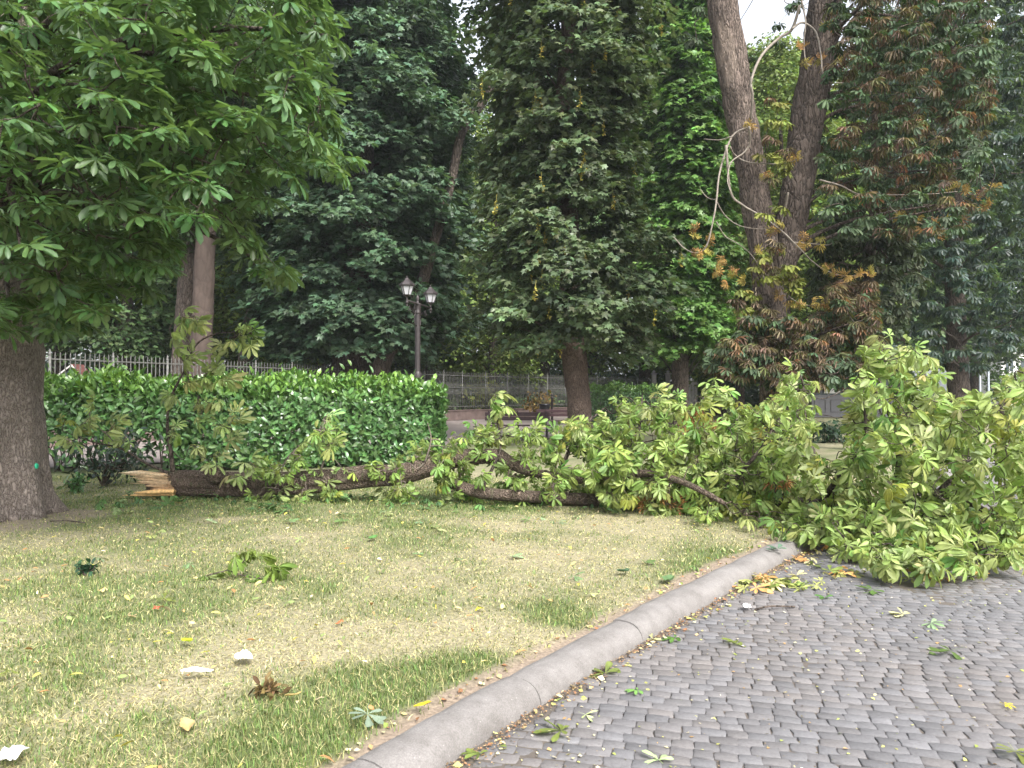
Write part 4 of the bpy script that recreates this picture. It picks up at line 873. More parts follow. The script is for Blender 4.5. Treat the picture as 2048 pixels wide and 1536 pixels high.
# the wood farther in, one mass
rg = np.random.default_rng(80); K = 900; S = np.stack([rg.uniform(-85, 95, K), rg.uniform(72, 100, K), rg.uniform(1, 27, K)], -1)
lim = 27 - 9 * np.exp(-((topx(S)[0] - 905) / 60) ** 2) - 10 * np.exp(-((topx(S)[0] - 1660) / 50) ** 2); S = S[(S[:, 2] < lim) & ~((S[:, 0] > 40) & (S[:, 2] < 12) & (S[:, 1] < 200) & (topx(S)[0] > 1940))]
S = np.concatenate([S, np.stack([rg.uniform(-60, 34, 260), rg.uniform(70, 84, 260), rg.uniform(.2, 5, 260)], -1)])
o_ = np.tile([0, -1., 0], (len(S), 1)) + rg.normal(0, .5, (len(S), 3))
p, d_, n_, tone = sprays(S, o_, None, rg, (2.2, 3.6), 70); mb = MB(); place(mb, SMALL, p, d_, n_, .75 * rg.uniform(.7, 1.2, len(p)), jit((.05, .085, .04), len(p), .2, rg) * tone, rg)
struct(mb.build('far_woodland', M_wood), 'stuff')
# scrub on the woodland floor
S = []
for X in np.linspace(-24, 12, 330): y0 = np.interp(X, FENCE[:, 0], FENCE[:, 1]) if X > -17 else 12; S.append((X, y0 + rg.uniform(2.5, 22), rg.uniform(.25, 1.3) ** 1.3 + .1))
S = np.array(S); o_ = rg.normal(0, 1, S.shape)
S = np.concatenate([S, np.stack([rg.uniform(-20, 16, 150), rg.uniform(56, 68, 150), rg.uniform(.2, 3.2, 150)], -1)]); o_ = rg.normal(0, 1, S.shape)
p, d_, n_, tone = sprays(S, o_, None, rg, (.5, 1.1), 60); p[:, 2] = np.maximum(p[:, 2], .16); mb = MB(); place(mb, SMALL, p, d_, n_, .22 * rg.uniform(.6, 1.2, len(p)), jit((.06, .1, .035), len(p), .25, rg) * tone, rg)
struct(mb.build('undergrowth', M_wood), 'stuff')

# ------------------------------------------------------------------ railings on a low wall
fence = thing('railings', (-8, 29, LZ), 'long pale iron railings on a low wall along the wood', 'fence')
seg = np.linalg.norm(np.diff(FENCE, axis=0), axis=1); fc = np.concatenate([[0], np.cumsum(seg)]); total = fc[-1]
fp = lambda s, z: np.array([np.interp(s, fc, FENCE[:, 0]), np.interp(s, fc, FENCE[:, 1]), z])
nb = int(total / 1.82); bl_ = total / nb
for k in range(nb + 1):
    s = min(k * bl_, total - 1e-3); m = MB(); q = fp(s, 0); m.box((q[0], q[1], 1.6), (.055, .055, 2.0)); m.lathe([(.04, 2.6), (.045, 2.64), (.02, 2.68), (.03, 2.72), (0, 2.78)], (q[0], q[1], 0), 8); m.build('post', M_metal_pale, fence)
    if k == nb: break
    m = MB(); n_ = 13
    for j in range(1, n_):
        a = fp(s + bl_ * j / n_, 0); m.box((a[0], a[1], 1.68), (.022, .022, 1.9)); m.lathe([(.016, 2.63), (0, 2.71)], (a[0], a[1], 0), 4)
    for j in range(n_):
        a = fp(s + bl_ * (j + .5) / n_, 0); m.box((a[0], a[1], 1.77), (.018, .018, .52)); m.lathe([(.013, 2.03), (0, 2.1)], (a[0], a[1], 0), 4)
    for z in (2.5, 1.86, .86):
        m.bar(fp(s, z), fp(s + bl_, z), .03, .035)
    m.build('picket_panel', M_metal_pale, fence, smooth=False)
m = MB(); 
for i in range(len(FENCE) - 1):
    a = np.array([*FENCE[i], .35]); b = np.array([*FENCE[i + 1], .35]); m.bar(a, b, .28, .56); m.bar(a + (0, 0, .3), b + (0, 0, .3), .36, .05)
m.build('base_wall', M_wall, fence, smooth=False)
for px in (1308, 1336):
    q = P(px, 785, 54.); t = thing('gate_pillar', (q[0], q[1], LZ), 'pale gate pillar, %s of the pair at the far end of the railings' % ('left' if px < 1320 else 'right'), 'gate pillar', 'gate pillars')
    m = MB(); m.box((q[0], q[1], 1.5), (.3, .3, 2.8)); m.build('shaft', plain('pale_pillar', (.42, .4, .38), .8) if px == 1308 else bpy.data.materials['pale_pillar'], t, False); m = MB(); m.box((q[0], q[1], 2.95), (.4, .4, .1)); m.lathe([(.0, 3.0), (.1, 3.02), (.12, 3.1), (0, 3.22)], (q[0], q[1], 0), 10); m.build('cap', bpy.data.materials['pale_pillar'], t)
q = P(1383, 785, 50.); t = thing('gate', (q[0], q[1], LZ), 'pale slatted gate panel between two dark trunks', 'gate'); m = MB()
for k in range(8): m.box((q[0] - .35 + k * .1, q[1], 1.35), (.07, .03, 2.3))
m.build('slats', bpy.data.materials['pale_pillar'], t, False); m = MB(); m.box((q[0], q[1] + .04, .6), (.85, .04, .08)); m.box((q[0], q[1] + .04, 2.2), (.85, .04, .08)); m.build('rail', bpy.data.materials['pale_pillar'], t, False)
# little booth behind the railings, at the left
q = P(150, 785, 27.); t = thing('garden_booth', (q[0], q[1], LZ), 'small dark green booth with a red pitched roof behind the railings', 'booth')
bx0, by0 = q[0], q[1]
m = MB(); m.box((bx0, by0, 1.15), (.62, .6, 2.1)); m.quads([(bx0 - .31, by0 - .3, 2.2), (bx0 + .31, by0 - .3, 2.2), (bx0 + .08, by0 - .3, 2.52), (bx0 - .31, by0 + .3, 2.2), (bx0 + .31, by0 + .3, 2.2), (bx0 + .08, by0 + .3, 2.52)], [[0, 1, 2, 2], [3, 5, 4, 4]]); m.build('wall', plain('dark_green_boards', (.03, .05, .045), .7), t, False)
m = MB(); m.bar((bx0 - .42, by0, 2.2), (bx0 + .09, by0, 2.6), .75, .04); m.bar((bx0 + .08, by0, 2.6), (bx0 + .4, by0, 2.14), .75, .04); m.build('roof', plain('dull_red_tile', (.11, .04, .036), .8, 0, .25, 6), t, False)
m = MB(); m.bar((bx0 - .43, by0 - .39, 2.18), (bx0 + .09, by0 - .39, 2.58), .02, .05); m.bar((bx0 + .09, by0 - .39, 2.58), (bx0 + .42, by0 - .39, 2.12), .02, .05); m.build('fascia', bpy.data.materials['pale_pillar'], t, False)

# ------------------------------------------------------------------ laurel hedges
def hedge(name, A, B, depth, h, K, ls, label, seed, gap=False, ztop=.12):
    rg = np.random.default_rng(seed); A = np.array(A, float); B = np.array(B, float); L = np.linalg.norm(B - A); e = (B - A) / L; n = np.array([e[1], -e[0]])   # n points to the viewer
    if n[1] > 0: n = -n
    t = thing(name, (*((A + B) / 2), LZ), label, 'hedge', 'laurel hedges')
    face = rg.choice(4, K, p=[.56, .3, .08, .06]); u = rg.random(K) * L; v = rg.random(K) ** 1.0; z = rg.random(K)
    w_ = np.where(face == 0, depth, np.where(face == 1, rg.random(K) * depth, np.where(face == 2, rg.random(K) * depth, 0)))
    u = np.where(face == 2, np.where(rg.random(K) < .8, L, 0), u); zz = np.where(face == 1, 1.0, z)
    hh = h * (1 + .05 * (fbm(u * .9, u * 0 + seed, 3) - .5)) + (fbm(u * 2.2, w_ * 2.2, 8) - .45) * ztop * 2.6
    pos = A + e * u[:, None] - n * (depth)*1 + n * w_[:, None]; Z = LZ + .05 + zz * (hh - .05)
    edge = np.clip(zz - .72, 0, 1) ** 2 * 4.2 + np.clip((u - L + .5) / .5, 0, 1) ** 2 * .3; pos = pos - n * (edge * (face == 0))[:, None]; hh = hh - .16 * np.clip((u - L + .7) / .7, 0, 1) ** 2; Z = LZ + .05 + zz * (hh - .05); Z = Z - .2 * np.clip((w_ - depth + .3) / .3, 0, 1) ** 2 * (face == 1)
    bulge = (fbm(u * 1.6, Z * 1.6 + w_, 17) - .5) * .5
    outn = np.where((face == 0)[:, None], np.array([*n, .35]), np.where((face == 1)[:, None], np.array([0, 0, 1.]), np.where((face == 2)[:, None], np.array([*e, .3]), np.array([*(-n), .3])))); outn = nrm(outn)
    p = np.concatenate([pos, Z[:, None]], 1) + outn * (bulge + rg.normal(0, .055, K) - np.abs(rg.normal(0, .1, K)) + .22 * (rg.random(K) < .05) * (face == 1) * rg.random(K))[:, None]
    if gap:
        pxx = topx(p)[0]; low = (pxx < 340) & (p[:, 2] < .62 + .28 * fbm(p[:, 0] * 2, p[:, 1] * 2, 4)) & (rg.random(K) < .9); k = ~low
        low2 = (p[:, 2] < .22) & (rg.random(K) < .3); k &= ~low2
        p, outn, face = p[k], outn[k], face[k]; K = len(p)
    tang = nrm(rg.normal(0, 1, (K, 3))); tang = nrm(tang - (tang * outn).sum(1, keepdims=True) * outn + outn * rg.uniform(.1, 1.0, K)[:, None] + np.array([0, 0, .3]) + np.array([0, 0, .9]) * (p[:, 2:] > h - .1) * rg.random((K, 1)))
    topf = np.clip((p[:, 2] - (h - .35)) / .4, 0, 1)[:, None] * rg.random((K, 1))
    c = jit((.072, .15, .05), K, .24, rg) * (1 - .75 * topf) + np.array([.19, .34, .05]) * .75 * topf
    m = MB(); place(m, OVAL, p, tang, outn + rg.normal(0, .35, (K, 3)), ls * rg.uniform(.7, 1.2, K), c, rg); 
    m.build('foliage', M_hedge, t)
    m = MB()                                               # woody stems inside
    for k in range(int(L * 5)):
        s = A + e * rg.uniform(.1, L - .1) - n * rg.uniform(.15, depth - .15); b0 = np.array([*s, LZ]); 
        for j in range(3): twig(m, b0 + rg.normal(0, .03, 3) * (1, 1, 0), b0 + np.array([rg.normal(0, .3), rg.normal(0, .2), rg.uniform(.7, h - .15)]), .014, rg, 0, .08, 5)
    m.build('stems', M_bark, t)
    return t
hedge('hedge', (-9.3, 13.6), (-1.45, 15.4), 1.1, 1.7, 23000, .16, 'long clipped laurel hedge behind the fallen trunk', 91, True)
# inner leaf mass so that the hedge is dense
q0 = P(1175, 785, 35.); q1 = P(1336, 785, 37.)
hedge('hedge', q0[:2], q1[:2], 1.2, 1.75, 4200, .17, 'short dark laurel hedge right of the maple trunk, near the gate', 92)
rg = np.random.default_rng(93)
def shrub(name, c, r, h, K, ls, col, label, mat, tmpl, cat='shrub', stems=9, droop=0.0):
    t = thing(name, c, label, cat); m = MB(); tips = []
    for k in range(stems):
        a = rg.uniform(0, 6.28); e = np.array(c) + np.array([math.cos(a) * r * rg.uniform(.3, 1), math.sin(a) * r * rg.uniform(.3, 1), h * rg.uniform(.5, 1)]); twig(m, c, e, .012, rg, 0, .1, 5); tips += list(np.linspace(np.array(c) * .5 + e * .5, e, 4))
    m.build('stem', M_bark, t); tips = np.array(tips); i = rg.integers(0, len(tips), K); p = tips[i] + rg.normal(0, r * .2, (K, 3)); p[:, 2] = np.maximum(p[:, 2], c[2] + .02)
    m = MB(); d_ = rg.normal(0, 1, (K, 3)); d_[:, 2] -= droop; place(m, tmpl, p, d_, np.array([0, -.2, 1]) + rg.normal(0, .4, (K, 3)), ls * rg.uniform(.7, 1.2, K), jit(col, K, .25, rg), rg); m.build('foliage', mat, t); return t
shrub('laurel_shrub', G(205, 972), .75, .85, 420, .13, (.02, .04, .022), 'dark drooping laurel bush at the left end of the hedge', M_hedge, OVAL, droop=.4, stems=14)
shrub('ivy_tuft', G(150, 985), .22, .26, 110, .1, (.06, .14, .04), 'low green leafy tuft at the foot of the large left trunk', M_hedge, OVAL, 'plant')
shrub('grass_tuft', G(172, 1152), .07, .1, 46, .075, (.03, .075, .04), 'small dark green weed standing alone in the lawn', M_grass, OVAL, 'plant', 6)
shrub('dry_shrub', P(1075, 838, 42.) * (1, 1, 0) + (0, 0, .2), 1.0, 1.5, 300, .2, (.2, .14, .05), 'withered yellow-brown shrub by the far railings', M_brown, SMALL, droop=.6)
shrub('sapling', P(965, 838, 43.) * (1, 1, 0) + (0, 0, .2), 1.1, 2.8, 320, .3, (.13, .15, .04), 'thin sapling poking through the railings right of the lamp', M_wood, SMALL, droop=.5)
shrub('low_bush', G(1680, 885), .9, .5, 420, .18, (.03, .06, .035), 'low dark groundcover patch on the far grass', M_wood, OVAL)

# ------------------------------------------------------------------ street lamp
D = 18.; q = P(835, 785, D); lx = q[0]
lamp = thing('street_lamp', (lx, D, LZ), 'old-fashioned iron street lamp with two lanterns behind the hedge', 'street lamp')
m = MB(); m.lathe([(.2, LZ), (.2, .35), (.16, .42), (.14, .9), (.16, .95), (.11, 1.05), (.1, 1.9), (.105, 1.92), (.105, 2.05), (.085, 2.1)], (lx, D, 0), 18); m.build('base', M_iron, lamp)
m = MB(); an = np.linspace(0, 2 * math.pi, 36, endpoint=False); zz = np.linspace(2.05, 3.5, 6)
V = np.stack([np.stack([lx + (.062 + .006 * np.cos(12 * an)) * np.cos(an), D + (.062 + .006 * np.cos(12 * an)) * np.sin(an), np.full(36, z)], -1) for z in zz]).reshape(-1, 3)
m.quads(V, [[i * 36 + j, i * 36 + (j + 1) % 36, (i + 1) * 36 + (j + 1) % 36, (i + 1) * 36 + j] for i in range(5) for j in range(36)]); m.build('shaft', M_iron, lamp)
m = MB(); m.lathe([(.062, 3.48), (.085, 3.5), (.07, 3.54), (.06, 3.6), (.085, 3.7), (.09, 3.73), (.03, 3.76), (.028, 3.82), (.045, 3.87), (.02, 3.92), (0, 3.96)], (lx, D, 0), 16); m.build('capital', M_iron, lamp)
L1 = np.array([P(814, 607, 17.25)[0], 17.25, 3.72]); L2 = np.array([P(861, 622, 18.75)[0], 18.75, 3.72])
m = MB(); m.tube([L1, L2], [.022, .022], 10); ed = nrm(L2 - L1)
for s in (-1, 1):
    for (r0, off) in ((.32, .12), (.17, .45)):
        th = np.linspace(0, 1.9 * math.pi, 22); rr = np.linspace(.02, .11 * (r0 / .32) ** .5, 22); c0 = np.array([lx, D, 3.6]) + ed * s * (off + .08)
        m.tube([c0 + ed * s * r_ * math.cos(a) + np.array([0, 0, -.02 + r_ * math.sin(a)]) for a, r_ in zip(th, rr)], .011, 6)
    cc = np.array([lx, D, 0]); m.tube(smoothline([cc + ed * s * .07 + (0, 0, 3.2), cc + ed * s * .18 + (0, 0, 3.24), cc + ed * s * .2 + (0, 0, 3.42), cc + ed * s * .1 + (0, 0, 3.55), cc + ed * s * .2 + (0, 0, 3.66)], 6), .012, 6)
m.build('arm', M_iron, lamp)
def shrink(m, c, sr=.8, sz=.66): m.v = [((v - c) * np.array([sr, sr, sz]) + c).astype(np.float32) for v in m.v]
for c0 in (L1, L2):
    c = np.array(c0); m = MB(); m.lathe([(0, -.2), (.03, -.18), (.02, -.14), (.045, -.1), (.05, -.06), (.028, -.02), (.026, .1), (.05, .14), (.1, .17), (.115, .2)], c, 14)
    for k in range(6):
        a = k * math.pi / 3; m.bar(c + (.11 * math.cos(a), .11 * math.sin(a), .19), c + (.19 * math.cos(a), .19 * math.sin(a), .5), .016, .016)
    m.lathe([(.2, .49), (.225, .5), (.225, .53), (.2, .54)], c, 6); shrink(m, c); lt = m.build('lantern', M_iron, lamp, False)
    m = MB(); m.lathe([(.104, .2), (.18, .495)], c, 6); shrink(m, c); m.build('glass', M_frost, lt, False)
    m = MB(); m.lathe([(.235, .53), (.19, .6), (.1, .7), (.075, .73), (.06, .78), (.02, .8), (.03, .83), (0, .88)], c, 6)
    for k in range(6): a = k * math.pi / 3; m.lathe([(.018, .53), (.01, .57), (0, .6)], c + (.22 * math.cos(a), .22 * math.sin(a), 0), 5)
    shrink(m, c); m.build('roof', M_iron, lt, False)

# ------------------------------------------------------------------ benches and bin
def bench(c, L, rz, label):
    t = thing('park_bench', (c[0], c[1], LZ), label, 'bench', 'brown benches on the path'); cs, sn = math.cos(rz), math.sin(rz)
    W = lambda x, y, z: np.array([c[0] + x * cs - y * sn, c[1] + x * sn + y * cs, LZ + z]); ex = np.array([cs, sn, 0])
    m = MB()
    for y in (-.22, -.1, .02, .14): m.bar(W(-L / 2, y, .45), W(L / 2, y, .45), .1, .035)
    m.build('seat', M_bench, t, False, .006); m = MB()
    for k, z in enumerate((.66, .8)): m.bar(W(-L / 2, .24 + .05 * k, z), W(L / 2, .24 + .05 * k, z), .03, .12)
    m.build('backrest', M_bench, t, False, .006)
    for x in (-L / 2 + .12, L / 2 - .12) + ((0,) if L > 2.0 else ()):
        m = MB(); m.tube(smoothline([W(x, -.28, 0), W(x, -.22, .2), W(x, -.24, .42), W(x, 0, .42), W(x, .2, .44), W(x, .27, .7), W(x, .32, .9)], 5), .022, 6); m.tube(smoothline([W(x, .3, 0), W(x, .2, .2), W(x, .18, .42)], 5), .022, 6); m.tube([W(x, -.24, .22), W(x, .2, .22)], .014, 6); m.build('leg', M_iron, t)
p1 = P(1036, 785, 24.); bench(p1, 2.1, R(3), 'brown slatted bench, the nearer one, left of the maple trunk')
p2 = P(1112, 785, 28.); bench(p2, 1.5, R(-4), 'brown slatted bench farther back, half hidden by the maple trunk')
q = P(1089, 785, 29.5); t = thing('litter_bin', (q[0], q[1], LZ), 'black litter bin on a post with a ball top behind the benches', 'bin')
m = MB(); m.lathe([(.17, .55), (.2, .58), (.2, 1.08), (.215, 1.1), (.215, 1.16), (.19, 1.16), (.19, .7), (0, .7)], (q[0], q[1], 0), 18); m.build('bucket', plain('black_plastic', (.012, .012, .014), .4), t)
m = MB(); m.lathe([(.05, LZ), (.05, 1.36), (.075, 1.38), (.075, 1.42), (.03, 1.44), (.06, 1.48), (.055, 1.54), (0, 1.58)], (q[0] + .3, q[1], 0), 12); m.bar((q[0] + .2, q[1], 1.1), (q[0] + .3, q[1], 1.1), .04, .04); m.build('post', M_iron, t)

# ------------------------------------------------------------------ kiosk, poles and the building far right
q = P(1705, 785, 46.); kx, ky = q[0], 46.; kw = 5.0
t = thing('kiosk', (kx, ky, LZ), 'grey panelled kiosk with glazed upper walls beyond the grass', 'kiosk')
m = MB(); m.box((kx, ky + 1.5, .75), (kw, 3, 1.3)); m.box((kx, ky + 1.5, 1.42), (kw + .1, 3.1, .06)); m.build('base_panel', M_kiosk, t, False)
m = MB()
for k in range(5):
    cx_ = kx - kw / 2 + .5 + k
    m.bar((cx_ - .33, ky - .015, 1.15), (cx_ + .33, ky - .015, 1.15), .03, .03); m.bar((cx_ - .33, ky - .015, .4), (cx_ + .33, ky - .015, .4), .03, .03)
    for s in (-.33, .33): m.bar((cx_ + s, ky - .015, .4), (cx_ + s, ky - .015, 1.15), .03, .03, up=(1, 0, 0))
m.build('panel_moulding', plain('kiosk_moulding', (.11, .105, .115), .5), t, False)
m = MB(); m.box((kx, ky + 1.5, 2.1), (kw - .12, 2.8, 1.3)); m.build('glazing', M_glassd, t, False)
m = MB()
for k in range(6): m.box((kx - kw / 2 + .05 + k * (kw - .1) / 5, ky + .04, 2.1), (.09, .09, 1.3))
m.build('mullion', M_kiosk, t, False); m = MB(); m.box((kx, ky + 1.5, 2.87), (kw + .5, 3.6, .24)); m.build('roof', M_kiosk, t, False)
for k, (a, b_) in enumerate(((.95, 1.9), (3.1, 3.9))):
    m = MB(); m.box((kx - kw / 2 + (a + b_) / 2 - .2, ky - .0, 1.95), (b_ - a, .02, .8)); m.build('notice', M_white, t, False)
for k, (px, lab) in enumerate(((1960, 'left pale steel pole beyond the fallen crown'), (1977, 'right pale steel pole beyond the fallen crown'))):
    q = P(px, 785, 42.); t = thing('pole', (q[0], q[1], LZ), lab, 'pole', 'steel poles by the road'); m = MB(); m.lathe([(.1, 0), (.1, .25), (.065, .28), (.06, 2.9), (0, 2.92)], (q[0], q[1], LZ), 12); m.build('shaft', plain('galvanised_steel', (.2, .225, .245), .5, .2) if k == 0 else bpy.data.materials['galvanised_steel'], t)
bx, by_ = P(2080, 785, 88.)[0], 88.
t = thing('building', (bx, by_, LZ), 'white rendered building with a red roof at the far right', 'building')
m = MB(); m.box((bx, by_ + 4, 4.6), (9, 8, 9.2)); m.build('wall', M_plasterw, t, False)
m = MB(); m.quads([(bx - 4.9, by_ - .5, 9.2), (bx + 4.9, by_ - .5, 9.2), (bx + 4.9, by_ + 8.5, 9.2), (bx - 4.9, by_ + 8.5, 9.2), (bx - 3, by_ + 4, 11.4), (bx + 3, by_ + 4, 11.4)], [[0, 1, 5, 4], [2, 3, 4, 5], [1, 2, 5, 5], [3, 0, 4, 4]]); m.build('roof', M_roof, t, False)
for ix in range(5):
    for iz in range(3):
        cx_, cz = bx - 3.6 + ix * 1.8, 1.9 + iz * 2.9
        m = MB(); m.box((cx_, by_ - .01, cz), (1.0, .1, 1.6)); m.box((cx_, by_ - .08, cz - .85), (1.2, .2, .1)); w_ = m.build('window', M_plasterw, t, False); m = MB(); m.box((cx_ - .24, by_ - .06, cz), (.42, .04, 1.45)); m.box((cx_ + .24, by_ - .06, cz), (.42, .04, 1.45)); m.build('pane', M_glassd, w_, False)
shrub('street_bush', P(2030, 800, 60.) * (1, 1, 0) + (0, 0, .1), 2.6, 3.4, 1500, .3, (.1, .2, .04), 'bright green bush in front of the white building', M_wood, SMALL, stems=22)

# ------------------------------------------------------------------ litter on lawn and road
rg = np.random.default_rng(99)
def onroad(x, y): return G(x, y, .004)
def onlawn(x, y): p = G(x, y, LZ); p[2] = lawn_z(p[0], p[1]) + .03; return p
def leafthing(name, p, s, col, label, tmpl, mat=M_chest, tilt=.12, ang=None, cat='leaf', group=None):
    m = MB(); a = rg.uniform(0, 6.28) if ang is None else R(ang); place(m, [tmpl], [p + np.array([0, 0, .012])], [(math.cos(a), math.sin(a), rg.normal(0, .05))], [(rg.normal(0, tilt), rg.normal(0, tilt), 1)], s, jit(col, 1, .05, rg), rg)
    m.v = [np.stack([v[:, 0], v[:, 1], np.maximum(v[:, 2], p[2] - .002 + .012 * np.sin(v[:, 0] * 40) * np.sin(v[:, 1] * 33))], -1) for v in m.v]
    o = m.build(name, mat); tag(o, label, cat, group or 'leaves fallen on lawn and road'); return o
GRN, PALE, YEL, TAN, RUST, OLV = (.09, .17, .045), (.36, .4, .2), (.5, .42, .03), (.5, .34, .16), (.38, .11, .05), (.17, .21, .055)
LV = [  # x, y, on road?, size, colour, template, label
    (1900, 1305, 1, .17, GRN, 1, 'single large green palmate leaf lying on the setts, far right of the road'), (1122, 1466, 1, .13, OLV, 0, 'olive palmate leaf on the setts nearest the bottom of the kerb'), (1172, 1434, 1, .075, PALE, 1, 'small pale leaf on the setts just above the olive one'),
    (958, 1514, 1, .09, OLV, 2, 'olive leaf at the very bottom of the road against the kerb'), (1470, 1291, 1, .11, OLV, 2, 'flat yellow-green leaf alone on the middle of the road'), (1806, 1232, 1, .1, PALE, 0, 'pale upturned leaf on the road right of centre'), (1745, 1183, 1, .15, GRN, 0, 'green leaf on the road just below the fallen crown'),
    (1862, 1250, 1, .1, (.2, .27, .16), 2, 'greyish leaf beside the pale upturned leaf'), (1650, 1198, 1, .1, GRN, 1, 'dark green crumpled leaf near the leaf heap at the kerb end'), (2030, 1508, 1, .12, OLV, 0, 'leaf cut by the lower right corner on the setts'), (1318, 1525, 1, .1, PALE, 1, 'pale green leaf at the bottom edge of the road'), (2010, 1414, 1, .05, YEL, 2, 'tiny yellow leaf on the right of the road'),
    (1305, 1282, 1, .11, PALE, 1, 'pale limp leaf in the gutter halfway along the kerb'), (1350, 1280, 1, .1, GRN, 2, 'green leaf in the gutter beside the pale limp leaf'), (1270, 1262, 0, .01, GRN, 0, ''), (1210, 1350, 1, .13, OLV, 0, 'olive leaf pressed in the gutter beside the kerb'), (1275, 1386, 1, .07, (.15, .28, .08), 2, 'bright green scrap of leaf on the road near the gutter'),
    (1560, 1165, 1, .15, OLV, 1, 'big olive leaf on the heap at the kerb end'), (1590, 1172, 1, .13, GRN, 0, 'green leaf on top of the heap at the kerb end'), (1530, 1160, 1, .12, PALE, 2, 'pale leaf at the left of the heap at the kerb end'),
    (362, 1294, 0, .075, YEL, 9, 'bright yellow leaf on the lawn near the white scraps'), (684, 1254, 0, .06, RUST, 2, 'rust red leaf on the lawn left of centre'), (365, 1455, 0, .085, TAN, 9, 'tan leaf on the lawn near the bottom edge'), (603, 1400, 0, .055, TAN, 9, 'small tan curled leaf right of the brown clump'), (18, 1358, 0, .09, OLV, 1, 'green leaf at the left edge of the lawn'),
    (300, 1078, 0, .11, (.32, .38, .14), 2, 'pale green upright leaf on the lawn in front of the trunk'), (578, 1050, 0, .12, (.13, .2, .1), 0, 'grey-green leaf below the fallen trunk'), (840, 1048, 0, .13, (.14, .22, .12), 1, 'grey-green palmate leaf on the lawn below the fallen trunk bend'), (740, 1086, 0, .11, (.1, .17, .06), 9, 'dark green curled leaf on the upper lawn'), (1180, 1197, 0, .1, PALE, 2, 'pale leaf standing up near the kerb grass'),
    (1258, 1148, 0, .1, (.05, .1, .05), 9, 'dark green leaf right of the upper lawn'), (1330, 1170, 0, .12, (.1, .17, .07), 9, 'dark leaf lying at the kerb edge'), (735, 1448, 0, .12, (.17, .24, .16), 0, 'grey-green palmate leaf at the lawn edge near the bottom'), (328, 1208, 0, .11, OLV, 1, 'crumpled olive leaf among tan ones on the left lawn'), (320, 1222, 0, .06, RUST, 2, 'rust leaf beside the crumpled olive one'),
    (955, 1225, 0, .07, YEL, 2, 'yellow leaf on the right of the lawn'), (210, 1186, 0, .06, TAN, 2, 'tan leaf on the left lawn'), (255, 1242, 0, .075, (.46, .34, .22), 1, 'pale brown crumpled leaf on the left lawn'), (1555, 1105, 0, .13, (.08, .16, .09), 0, 'blue-green leaf draped over the far kerb end'), (1425, 1198, 1, .05, (.4, .16, .08), 2, 'red-brown leaf bit leaning on the kerb foot'),
    (828, 1432, 0, .06, YEL, 9, 'yellow and tan leaf on the soil by the kerb'), (1196, 1328, 1, .1, GRN, 2, 'dark green leaf propped on the kerb side'), (560, 1185, 0, .05, (.5, .3, .18), 2, 'pinkish brown leaf below the lone sprig'), (310, 1200, 0, .05, PALE, 2, 'cream leaf scrap beside the crumpled olive leaf')]
FL1 = curl(3)
for x, y, rd_, s, c, tm, lab in LV:
    if not lab: continue
    leafthing('fallen_leaf', onroad(x, y) if rd_ else onlawn(x, y), s, c, lab, FL1 if tm == 9 else PALM_FLAT[tm] if rd_ else PALM_W[tm] if tm == 2 else PALM_FLAT[tm], M_chest if c in (GRN, OLV) else M_litter, .15)
# fine litter nobody could count
m = MB(); K = 1500; s = rg.uniform(1.5, 16, K); p, nl = kerb_at(s); o_ = -np.abs(rg.normal(0, .07, K)) - .015; pp = p + nl * o_[:, None]
pos = np.concatenate([pp, np.full((K, 1), .006) + rg.random((K, 1)) * .012], 1); pal = np.array([(.46, .28, .14), (.5, .4, .22), (.36, .36, .12), (.3, .15, .08), (.5, .46, .3), (.2, .26, .07)])
def scat(pos, s0, s1, pl=pal, tm=SMALL): 
    k = len(pos); place(m, tm, pos, np.concatenate([rg.normal(0, 1, (k, 2)), rg.normal(0, .15, (k, 1))], 1), np.array([0, 0, 1]) + rg.normal(0, .3, (k, 3)), rg.uniform(s0, s1, k), pl[rg.integers(0, len(pl), k)] * np.exp(rg.normal(0, .2, (k, 1))), rg)
scat(pos[::3], .012, .045)
K = 5500; s = rg.uniform(1.5, 14, K); p, nl = kerb_at(s); o_ = -np.abs(rg.normal(0, .045, K)) - .005; pp = p + nl * o_[:, None]; scat(np.concatenate([pp, np.full((K, 1), .002) + rg.random((K, 1)) * .01], 1), .005, .018, np.array([(.24, .16, .1), (.3, .2, .12), (.2, .14, .09), (.36, .28, .18), (.26, .13, .07)]))
K = 1300; d = 2.8 + 8 * rg.random(K) ** 1.5; X = kerb_x(d) + .05 + rg.random(K) ** 1.6 * 6; scat(np.stack([X, d, np.full(K, .006)], -1), .008, .028, np.array([(.42, .42, .14), (.5, .46, .28), (.32, .38, .1), (.4, .26, .13), (.55, .5, .4)]))
K = 1050; d = 2.8 + 9 * rg.random(K) ** 1.3; X = kerb_x(d) - .3 - rg.random(K) * 8; scat(np.stack([X, d, lawn_z(X, d) + .034], -1), .02, .07, np.array([(.55, .46, .3), (.5, .42, .2), (.4, .22, .1), (.5, .44, .1), (.2, .26, .1)]), OVAL)
K = 60; q_ = np.array([onlawn(rg.normal(300, 45), rg.normal(1000, 7)) for _ in range(K)]); scat(q_, .02, .07, np.array([(.62, .44, .24), (.55, .38, .2), (.66, .52, .34)]), [(OVAL[2][0] * np.array([1, .35, 1]), OVAL[2][1], OVAL[2][2])])
K = 5200; d = 2.7 + 9.3 * rg.random(K) ** 1.4; X = kerb_x(d) + .05 + rg.random(K) ** 1.3 * 6.5; scat(np.stack([X, d, np.full(K, -.001)], -1), .004, .014, np.array([(.2, .15, .1), (.27, .21, .14), (.16, .14, .08), (.3, .28, .16), (.1, .08, .06)]))
